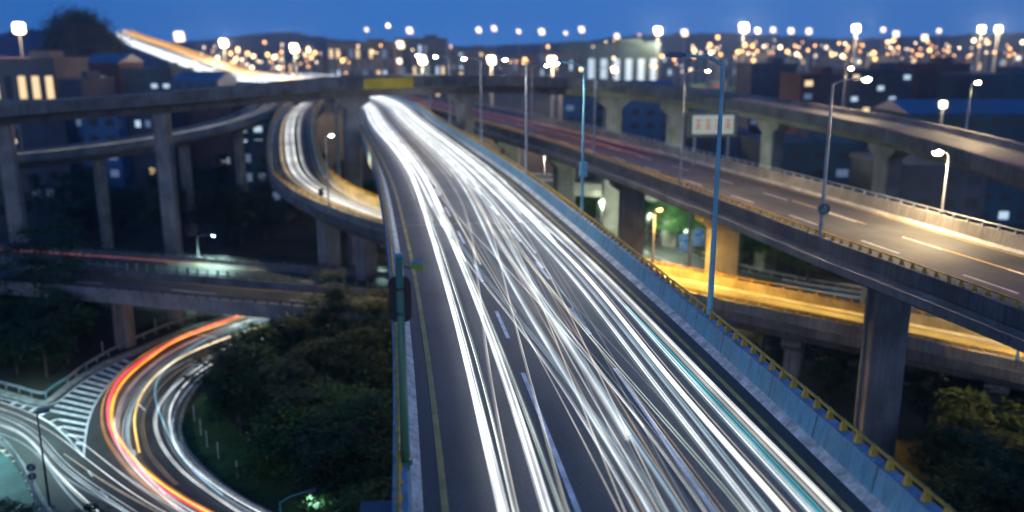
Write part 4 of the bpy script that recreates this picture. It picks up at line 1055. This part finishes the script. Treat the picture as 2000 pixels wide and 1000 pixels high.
def make_tree(seed, h, r, clumps, leaves, size, leaf, kind='broad'):
    root = empty('tree', copyable=True)
    rr = random.Random(seed * 3 + 1)
    g = MB(); pts = [Vector((0, 0, -.4))]
    for i in range(5): pts.append(Vector((rr.uniform(-.15, .15) * h * .1 * i, rr.uniform(-.15, .15) * h * .1 * i, h * .17 * (i + 1))))
    g.tube(pts, [h * .024 * (1 - .16 * i) for i in range(6)], 7)
    for i in range(9):
        a = rr.uniform(0, 6.28); z = rr.uniform(.28, .75); st = pts[1 + min(4, int(z * 5))]
        e = Vector((math.cos(a) * r * .8, math.sin(a) * r * .8, min(h * .95, st.z + h * rr.uniform(.08, .25))))
        g.tube([st, st.lerp(e, .5) + Vector((0, 0, -h * .02)), e], [h * .010, h * .007, h * .003], 5)
    g.build('trunk', BARK, root)
    crown_mesh(seed, h, r, clumps, leaves, size, kind).build('crown', leaf, root)
    return root
def make_palm(seed):
    root = empty('palm_tree', copyable=True); rr = random.Random(seed)
    g = MB(); g.tube([(0, 0, -.3), (.1, 0, 2), (.05, .1, 4.2)], [.22, .18, .16], 8); g.build('trunk', BARK, root)
    g = MB()
    for i in range(26):
        a = rr.uniform(0, 6.28); el = rr.uniform(-.5, 1.2); d = Vector((math.cos(a) * math.cos(el), math.sin(a) * math.cos(el), math.sin(el)))
        st = Vector((.05, .1, 4.2)); k = st + d * 1.1
        g.tube([st, k], .02, 4)
        for j in range(15):
            f = (j - 7) / 7 * 1.25; s_ = Vector((-math.sin(a), math.cos(a), 0))
            dd = (d * math.cos(f) + s_ * math.sin(f)); tip = k + dd * 1.15 * (1 - .25 * abs(f)) + Vector((0, 0, -.35 * abs(f) - .15)); n = dd.cross(Vector((0, 0, 1))).normalized() * .045
            g.add([k, k.lerp(tip, .5) + n, tip, k.lerp(tip, .5) - n], [(0, 1, 2, 3)])
    g.build('crown', LEAF[1], root); return root
SPEC = [(1, 9, 3.6, 70, 34, .30, LEAF[0], 'broad'), (2, 8, 3.3, 62, 34, .30, LEAF[0], 'broad'), (3, 7, 3.0, 60, 32, .28, LEAF[1], 'broad'), (4, 9.5, 3.4, 60, 34, .26, LEAF[0], 'tier'), (5, 8, 3.0, 58, 32, .28, LEAF[2], 'broad'),
        (6, 6, 2.6, 55, 30, .26, LEAF[3], 'broad'), (7, 10, 3.0, 70, 30, .28, LEAF[0], 'cone'), (8, 7.5, 3.2, 60, 34, .26, LEAF[1], 'tier'), (9, 11, 3.8, 52, 26, .26, LEAF[0], 'tier')]
PROTO = [make_tree(*q) for q in SPEC] + [make_palm(11)]
USED = set()
TREES = []
def tree(px, py, kind, s, label, group, z=GZ, cat='tree'):
    p = at(px, py, z) if isinstance(px, (int, float)) else px
    if kind not in USED: o = PROTO[kind]; USED.add(kind); TREES.append((o, p, s, label, group, cat))
    else: TREES.append((None, p, s, label, group, cat, kind))
def scatter(poly, n, kinds, s, label, group, seed, mind=2.3):
    r = random.Random(seed); P = gp(poly, GZ); xs = [p.x for p in P]; ys = [p.y for p in P]; done = []; tries = 0
    def inside(x, y):
        c = False; j = len(P) - 1
        for i in range(len(P)):
            if (P[i].y > y) != (P[j].y > y) and x < (P[j].x - P[i].x) * (y - P[i].y) / (P[j].y - P[i].y) + P[i].x: c = not c
            j = i
        return c
    while len(done) < n and tries < 6000:
        tries += 1; x, y = r.uniform(min(xs), max(xs)), r.uniform(min(ys), max(ys))
        if inside(x, y) and all((x - a) ** 2 + (y - b) ** 2 > mind ** 2 for a, b in done):
            done.append((x, y)); tree(Vector((x, y, GZ)), None, r.choice(kinds), r.uniform(*s), label, group)
scatter([(440, 800), (500, 735), (570, 700), (680, 690), (780, 700), (792, 1000), (800, 1200), (680, 1080), (610, 980), (520, 880), (470, 850)], 62, [0, 1, 1, 3, 4, 7, 2], (.62, .95), 'dark leafy tree in the thicket between the bend and the widest flyover', 'trees inside the bend', 21)
for px, py, k, s_, lab in ((655, 735, 8, .95, 'tall thin-crowned tree rising in front of the low overpass'), (735, 740, 8, .85, 'second thin-crowned tree in front of the low overpass, beside the flyover wall'), (560, 925, 5, .9, 'lime-green bushy tree low in the thicket, lit from below'), (650, 945, 5, .9, 'second lime-green bushy tree low in the thicket'), (505, 950, 5, .55, 'small lit bush on the grass bank'),
                              (545, 815, 9, 1.0, 'fan palm in the middle of the thicket'), (605, 825, 9, .85, 'smaller fan palm beside the first'), (430, 835, 2, .45, 'round bush at the edge of the grass bank'), (190, 1075, 1, .42, 'dark little tree top at the bottom edge over the road'), (25, 1085, 1, .5, 'dark tree top in the bottom left corner')):
    tree(px, py, k, s_, lab, None)
scatter([(-250, 640), (190, 640), (180, 690), (100, 740), (60, 755), (0, 742), (-250, 690)], 34, [0, 1, 2, 2, 7], (.55, .85), 'leafy tree in the grove between the low overpass and the guard rail', 'trees of the left grove', 22)
for px, py, s_, lab in ((95, 668, 1.25, 'tall tree with flat leaf layers crossing in front of the low overpass'), (150, 664, 1.15, 'second tall flat-layered tree, right of the first, before the overpass'), (55, 672, 1.1, 'third tall flat-layered tree, leftmost, before the overpass')): tree(px, py, 8, s_, lab, None)
scatter([(330, 640), (450, 600), (520, 592), (760, 560), (760, 590), (560, 590)], 8, [1, 4], (.4, .6), 'low dark tree beyond the bend under the overpass', 'trees under the overpass', 29)
scatter([(20, 470), (300, 480), (520, 485), (780, 500), (780, 410), (520, 380), (420, 372), (40, 395)], 46, [0, 1, 3, 6, 4], (.8, 1.25), 'dark tree in the wood behind the low overpass', 'trees behind the overpass', 23)
scatter([(1110, 445), (1180, 440), (1260, 452), (1360, 495), (1430, 515), (1700, 560), (1720, 500), (1500, 440), (1300, 400), (1110, 390)], 36, [2, 7, 2, 5, 0], (.65, 1.05), 'green tree on the bank below the right flyover', 'trees below the right flyover', 24)
scatter([(1110, 446), (1190, 449), (1262, 466), (1350, 500), (1440, 528), (1580, 558), (1580, 545), (1450, 506), (1360, 476), (1260, 447), (1110, 432)], 40, [2, 7, 2, 5, 2], (1.0, 1.45), 'green tree on the bank below the right flyover', 'trees below the right flyover', 31, 1.7)
scatter([(1800, 800), (2050, 780), (2150, 1180), (1900, 1280), (1800, 1150), (1800, 950)], 36, [0, 1, 0, 1, 0], (.45, .75), 'dark tree in the gully right of the widest flyover', 'trees in the right gully', 25)
scatter([(1480, 700), (1660, 740), (1640, 800), (1560, 790)], 6, [0, 4], (.6, .8), 'dark tree beneath the yellow-lit ramp', 'trees beneath the ramp', 26)
for k, q in enumerate(TREES):
    o = q[0] if q[0] is not None else copy_tree(PROTO[q[6]])
    TREES[k] = (o,) + q[1:]
r = random.Random(5)
for q in TREES:
    o = q[0]; o.location = q[1] + Vector((0, 0, 0)); o.rotation_euler.z = r.uniform(0, 6.28); o.scale = (q[2] * r.uniform(.9, 1.1),) * 2 + (q[2] * r.uniform(.9, 1.1),)
    if 'copyable' in o: del o['copyable']
    tag(o, q[3], q[5], q[4])
    if q[4] is None and 'group' in o: del o['group']
for k, o in enumerate(PROTO):
    if k not in USED:
        for ch in list(o.children): bpy.data.objects.remove(ch)
        bpy.data.objects.remove(o)

# ------------------------------------------------------------------ the city and the port behind
WALLC = [mat('city_wall_%s' % n_, c_, .8, .3, .08, .1, 1.0) for n_, c_ in (('slate', (.06, .08, .11)), ('brick', (.11, .06, .06)), ('cream', (.20, .18, .16)), ('teal', (.035, .09, .12)), ('grey', (.09, .10, .11)))]
BLUEROOF = mat('blue_metal_roof', (.025, .12, .25), .45, .25, .05, .1, 1.0)
LITW = [glow('lit_window_warm', (1.0, .70, .36), .75), glow('lit_window_cool', (.65, .85, 1.0), .5), glow('lit_window_dim', (.35, .5, .75), .14)]
def building(c, w, d, h, m, label, lit=.4, roof=None, rz=0.0, floors=None, bays=None, group=None, mats=LITW, cat='building', name='building'):
    root = empty(name, c, 0); tag(root, label, cat, group)
    ca, sa = math.cos(rz), math.sin(rz)
    def W(x, y, z): return Vector((c[0] + x * ca - y * sa, c[1] + x * sa + y * ca, c[2] + z))
    g = MB(); g.box(W(0, 0, h / 2), (w, d, h), rz); g.build('wall', m, root)
    g = MB()
    if roof == 'gable':
        v = [W(-w / 2 - .4, -d / 2 - .4, h), W(w / 2 + .4, -d / 2 - .4, h), W(w / 2 + .4, d / 2 + .4, h), W(-w / 2 - .4, d / 2 + .4, h), W(-w / 2 - .4, 0, h + d * .14), W(w / 2 + .4, 0, h + d * .14)]
        g.add(v, [(0, 1, 5, 4), (2, 3, 4, 5), (3, 0, 4), (1, 2, 5), (3, 2, 1, 0)])
        g.build('roof', BLUEROOF, root)
    else:
        g.box(W(0, 0, h + .35), (w + .5, d + .5, .7), rz); g.box(W(w * .2, 0, h + 1.6), (w * .25, d * .4, 1.9), rz); g.build('roof', m, root)
    floors = floors or max(1, int(h / 3.2)); bays = bays or max(3, min(10, int(w / 3.4)))
    while floors * bays > 64: floors -= 1
    rr = random.Random(int(c[0] * 7 + c[1]))
    ww, wh = w / bays * .5, h / floors * .42
    for f in range(floors):
        for b in range(bays):
            x = -w / 2 + (b + .5) * w / bays; z = (f + .5) * h / floors
            q = MB(); q.box(W(x, -d / 2 - .05, z), (ww, .16, wh), rz)
            q.build('window', mats[rr.randrange(len(mats))] if rr.random() < lit * .42 + (.4 if lit > .85 else 0) else DARK, root)
    return root
def gpos(px, Y):
    p = far(px, 95, Y); return Vector((p.x, p.y, GZ))
def hgt(px, py, Y): return far(px, py, Y).z - GZ
def span(x0, x1, ytop, Y, m, label, d=20, **kw):
    a, b = gpos(x0, Y), gpos(x1, Y)
    return building(((a.x + b.x) / 2, Y + d / 2, GZ), abs(b.x - a.x), d, hgt((x0 + x1) / 2, ytop, Y), m, label, **kw)
S, BRK, CRM, TL, GRY = WALLC
WW = [LITW[0]]
span(-60, 102, 118, 250, CRM, 'low hall with a long orange-lit front at the left edge of the photo', lit=.95, mats=WW, floors=2, bays=6)
span(108, 150, 160, 235, S, 'small dark blue block right of the orange-lit hall', lit=.3)
span(160, 228, 122, 300, BRK, 'reddish shed in front of the wooded hill', lit=.4, roof='gable')
span(236, 330, 138, 290, TL, 'teal shed below the distant white light trails', lit=.6, mats=[LITW[1]])
span(330, 420, 158, 280, BLUEROOF, 'blue-fronted shed left of the viaduct bend', lit=.3, roof='gable')
span(20, 110, 225, 190, S, 'dark blue low block behind the left piers of the viaduct', lit=.35, mats=[LITW[2]])
span(118, 215, 222, 195, BLUEROOF, 'blue block seen through the viaduct piers', lit=.4, mats=[LITW[2]])
span(225, 285, 226, 200, S, 'narrow slate block between the viaduct piers', lit=.5)
span(340, 440, 215, 220, BRK, 'brick block seen below the viaduct', lit=.4)
span(446, 540, 212, 230, TL, 'pale teal-lit block behind the bend of the slip road', lit=.9, mats=[LITW[1]])
span(455, 535, 290, 165, TL, 'low teal wall beside the piers of the slip road', lit=.5, mats=[LITW[2]], d=8)
span(640, 770, 84, 520, CRM, 'broad pale block right of the distant highway', lit=.7, floors=3)
span(770, 870, 76, 560, S, 'lit block with bright windows behind the yellow panel', lit=.8, floors=3)
span(880, 960, 100, 500, GRY, 'grey block behind the warm lamps left of centre', lit=.5)
span(1095, 1290, 84, 620, TL, 'long terminal with a cool bright front', lit=.95, mats=[LITW[1]], floors=1, bays=8)
span(1100, 1190, 175, 260, BLUEROOF, 'left one of the bright blue sheds seen under the viaduct', lit=.2, roof='gable', mats=[LITW[2]])
span(1200, 1320, 180, 240, BLUEROOF, 'bright blue shed between two viaduct piers', lit=.2, roof='gable', mats=[LITW[2]])
span(1335, 1480, 265, 185, S, 'dark block under the pale message board', lit=.2, mats=[LITW[2]], d=14)
span(1500, 1690, 285, 155, TL, 'dark teal block behind the right viaduct piers', lit=.25, mats=[LITW[2]], d=14)
span(1760, 1960, 330, 124, S, 'navy blue block behind the far wall of the right flyover', lit=.12, mats=[LITW[2]], d=14)
span(1470, 1560, 128, 300, S, 'dark slate block above the high viaduct', lit=.3, mats=[LITW[2]])
span(1570, 1660, 150, 250, BRK, 'brick-coloured block beside the tall lit lamp', lit=.3)
span(1665, 1790, 140, 270, S, 'slate block right of the tall lit lamp', lit=.35)
span(1800, 1900, 128, 290, BRK, 'red-brown block near the right edge', lit=.25)
span(1905, 2080, 150, 240, TL, 'teal block at the right edge above the viaduct', lit=.35, mats=[LITW[2], LITW[1]])
span(1790, 2100, 222, 165, TL, 'long low teal shed at the right edge', lit=.15, roof='gable', d=16)
r = random.Random(12)
x = 560
k = 0
while x < 2060:
    w = r.uniform(22, 60); Y = r.uniform(560, 1100)
    span(x, x + w, r.uniform(98, 122) if x > 1000 else r.uniform(100, 130), Y, r.choice(WALLC), 'distant lit block along the horizon', lit=.75, floors=2, bays=r.randint(3, 5), group='distant blocks on the horizon'); x += w * r.uniform(.7, 1.25)
# container stacks in the port yard
CONT = [mat('container_%s' % n_, c_, .6, .3, .4) for n_, c_ in (('red', (.28, .05, .03)), ('blue', (.03, .12, .28)), ('rust', (.30, .12, .04)), ('green', (.03, .15, .10)), ('grey', (.22, .23, .24)))]
for i in range(90):
    row = i // 18; x = 1330 + (i % 18) * 42 + row * 9; Y = 380 + row * 70
    p = gpos(x, Y); lev = r.randint(1, 4)
    for l in range(lev):
        g = MB(); g.box((p.x, p.y, GZ + 1.3 + l * 2.6), (12, 2.4, 2.58))
        for q in range(8): g.box((p.x - 5.2 + q * 1.5, p.y - 1.22, GZ + 1.3 + l * 2.6), (.5, .06, 2.2))
        tag(g.build('shipping_container', r.choice(CONT)), 'shipping container stacked in the lit port yard on the horizon', 'container', 'containers in the port yard')
# distant lamps: masts crowned with a ring of floodlights
MG = [glow('mast_glow_warm', (1.0, .74, .42), 5), glow('mast_glow_white', (1.0, .78, .56), 1.9), glow('mast_glow_orange', (1.0, .48, .16), 4), glow('mast_glow_big', (1.0, .74, .40), 7)]
def mast(px, py, Y, rr_, mi, label, group):
    top = far(px, py, Y); base = Vector((top.x, top.y, GZ)); root = empty('light_mast', base); tag(root, label, 'light mast', group)
    g = MB(); g.tube([base, top], [.45, .22], 8); g.build('pole', STEEL, root)
    g = MB(); g.tube([top + Vector((math.cos(a) * rr_ * .5, math.sin(a) * rr_ * .5, .0)) for a in [k * math.pi / 4 for k in range(9)]], .18, 6); g.build('ring', DARK, root)
    for k in range(6):
        a = k * math.pi / 3; q = MB(); q.ball(top + Vector((math.cos(a) * rr_ * .42, math.sin(a) * rr_ * .42, rr_ * (.35 if k % 2 else -.35))), rr_ * .42, 12, 8); q.build('floodlight', MG[mi], root, smooth=True)
    if mi == 3:
        ld = bpy.data.lights.new('flood_light', 'POINT'); ld.energy = (150 if Y > 280 else 40) * rr_ * rr_ * Y * .12; ld.color = (1.0, .66, .36); ld.shadow_soft_size = rr_ * .6
        lo = bpy.data.objects.new('flood_light', ld); COL.objects.link(lo); lo.location = top - Vector((0, rr_ * 1.6, 0)); lo.parent = root; lo.matrix_parent_inverse = parent_world(root).inverted()
for px, py, Y, rr_, mi in ((37, 55, 260, 1.9, 3), (350, 70, 700, 3.6, 1), (437, 84, 520, 2.6, 3), (575, 94, 430, 2.3, 3), (825, 117, 360, 2.0, 3), (782, 90, 520, 2.2, 1), (780, 116, 420, 1.4, 1), (960, 117, 330, 1.8, 3), (1079, 119, 300, 1.8, 3), (1200, 135, 300, 1.3, 0), (1205, 62, 700, 3.2, 1), (1285, 60, 620, 2.9, 3),
                           (1337, 62, 760, 2.8, 1), (1453, 54, 600, 3.4, 3), (1480, 60, 800, 2.5, 0), (1672, 56, 560, 2.7, 3), (1725, 52, 800, 2.3, 1), (1750, 60, 760, 2.6, 1), (1806, 66, 720, 2.6, 1), (1834, 59, 760, 2.6, 1), (1917, 57, 640, 2.7, 3), (1950, 57, 650, 2.7, 3), (1842, 204, 150, .7, 3), (1206, 185, 230, 1.0, 0), (716, 60, 900, 3.4, 1),
                           (758, 50, 1000, 2.2, 0), (800, 62, 1000, 3.0, 1), (935, 60, 900, 3.0, 1), (965, 57, 950, 2.4, 1), (1013, 58, 800, 3.0, 1), (1058, 55, 900, 2.8, 1), (1105, 56, 900, 2.8, 1), (1136, 56, 800, 2.8, 1), (1510, 58, 800, 2.6, 1), (1545, 55, 820, 2.6, 1), (1580, 54, 820, 2.6, 1), (110, 90, 420, 1.2, 1), (28, 274, 150, .6, 1), (330, 296, 150, .6, 1), (655, 196, 170, .7, 1)):
    mast(px, py + (r.uniform(-3, 9) if mi == 1 else 0), Y, rr_ * (r.uniform(.6, 1.5) if mi == 1 else 1.1), mi, 'bright mast of floodlights above the distant port and city', 'distant light masts')
# street lamps strung along the distant streets
for i in range(285):
    zone = r.random()
    if zone < .52: px, py, Y = r.uniform(1340, 2000), r.gauss(100, 13), r.uniform(420, 900)
    elif zone < .85: px, py, Y = r.uniform(380, 700), r.gauss(116, 14), r.uniform(380, 800)
    else: px, py, Y = r.uniform(700, 1340), r.gauss(112, 16), r.uniform(400, 900)
    py = max(68, min(150, py)); top = far(px, py, Y); 
    if top.z < GZ + 3: top.z = GZ + 3
    base = Vector((top.x, top.y, GZ)); root = empty('distant_lamp', base); tag(root, 'small lit lamp among the many in the distant streets', 'street lamp', 'distant street lamps')
    g = MB(); g.tube([base, top], .12, 5); g.build('pole', STEEL, root)
    g = MB(); g.ball(top, r.choice([.4, .5, .6, .8, 1.2]) * Y / 600, 10, 7); g.build('lamp_head', MG[r.choice([0, 2, 2, 2, 1])], root, smooth=True)

# ------------------------------------------------------------------ evening haze
def haze():
    m = bpy.data.materials.new('evening_haze'); m.use_nodes = True; nt = m.node_tree; nt.nodes.clear()
    o = nt.nodes.new('ShaderNodeOutputMaterial'); v = nt.nodes.new('ShaderNodeVolumePrincipled')
    v.inputs['Color'].default_value = (0.32, 0.55, 1.0, 1); v.inputs['Density'].default_value = 0.00028; v.inputs['Anisotropy'].default_value = 0.55
    nt.links.new(v.outputs[0], o.inputs['Volume'])
    g = MB(); g.box((0, 950, 52), (5200, 2100, 124)); tag(g.build('haze', m), kind='stuff')
haze()
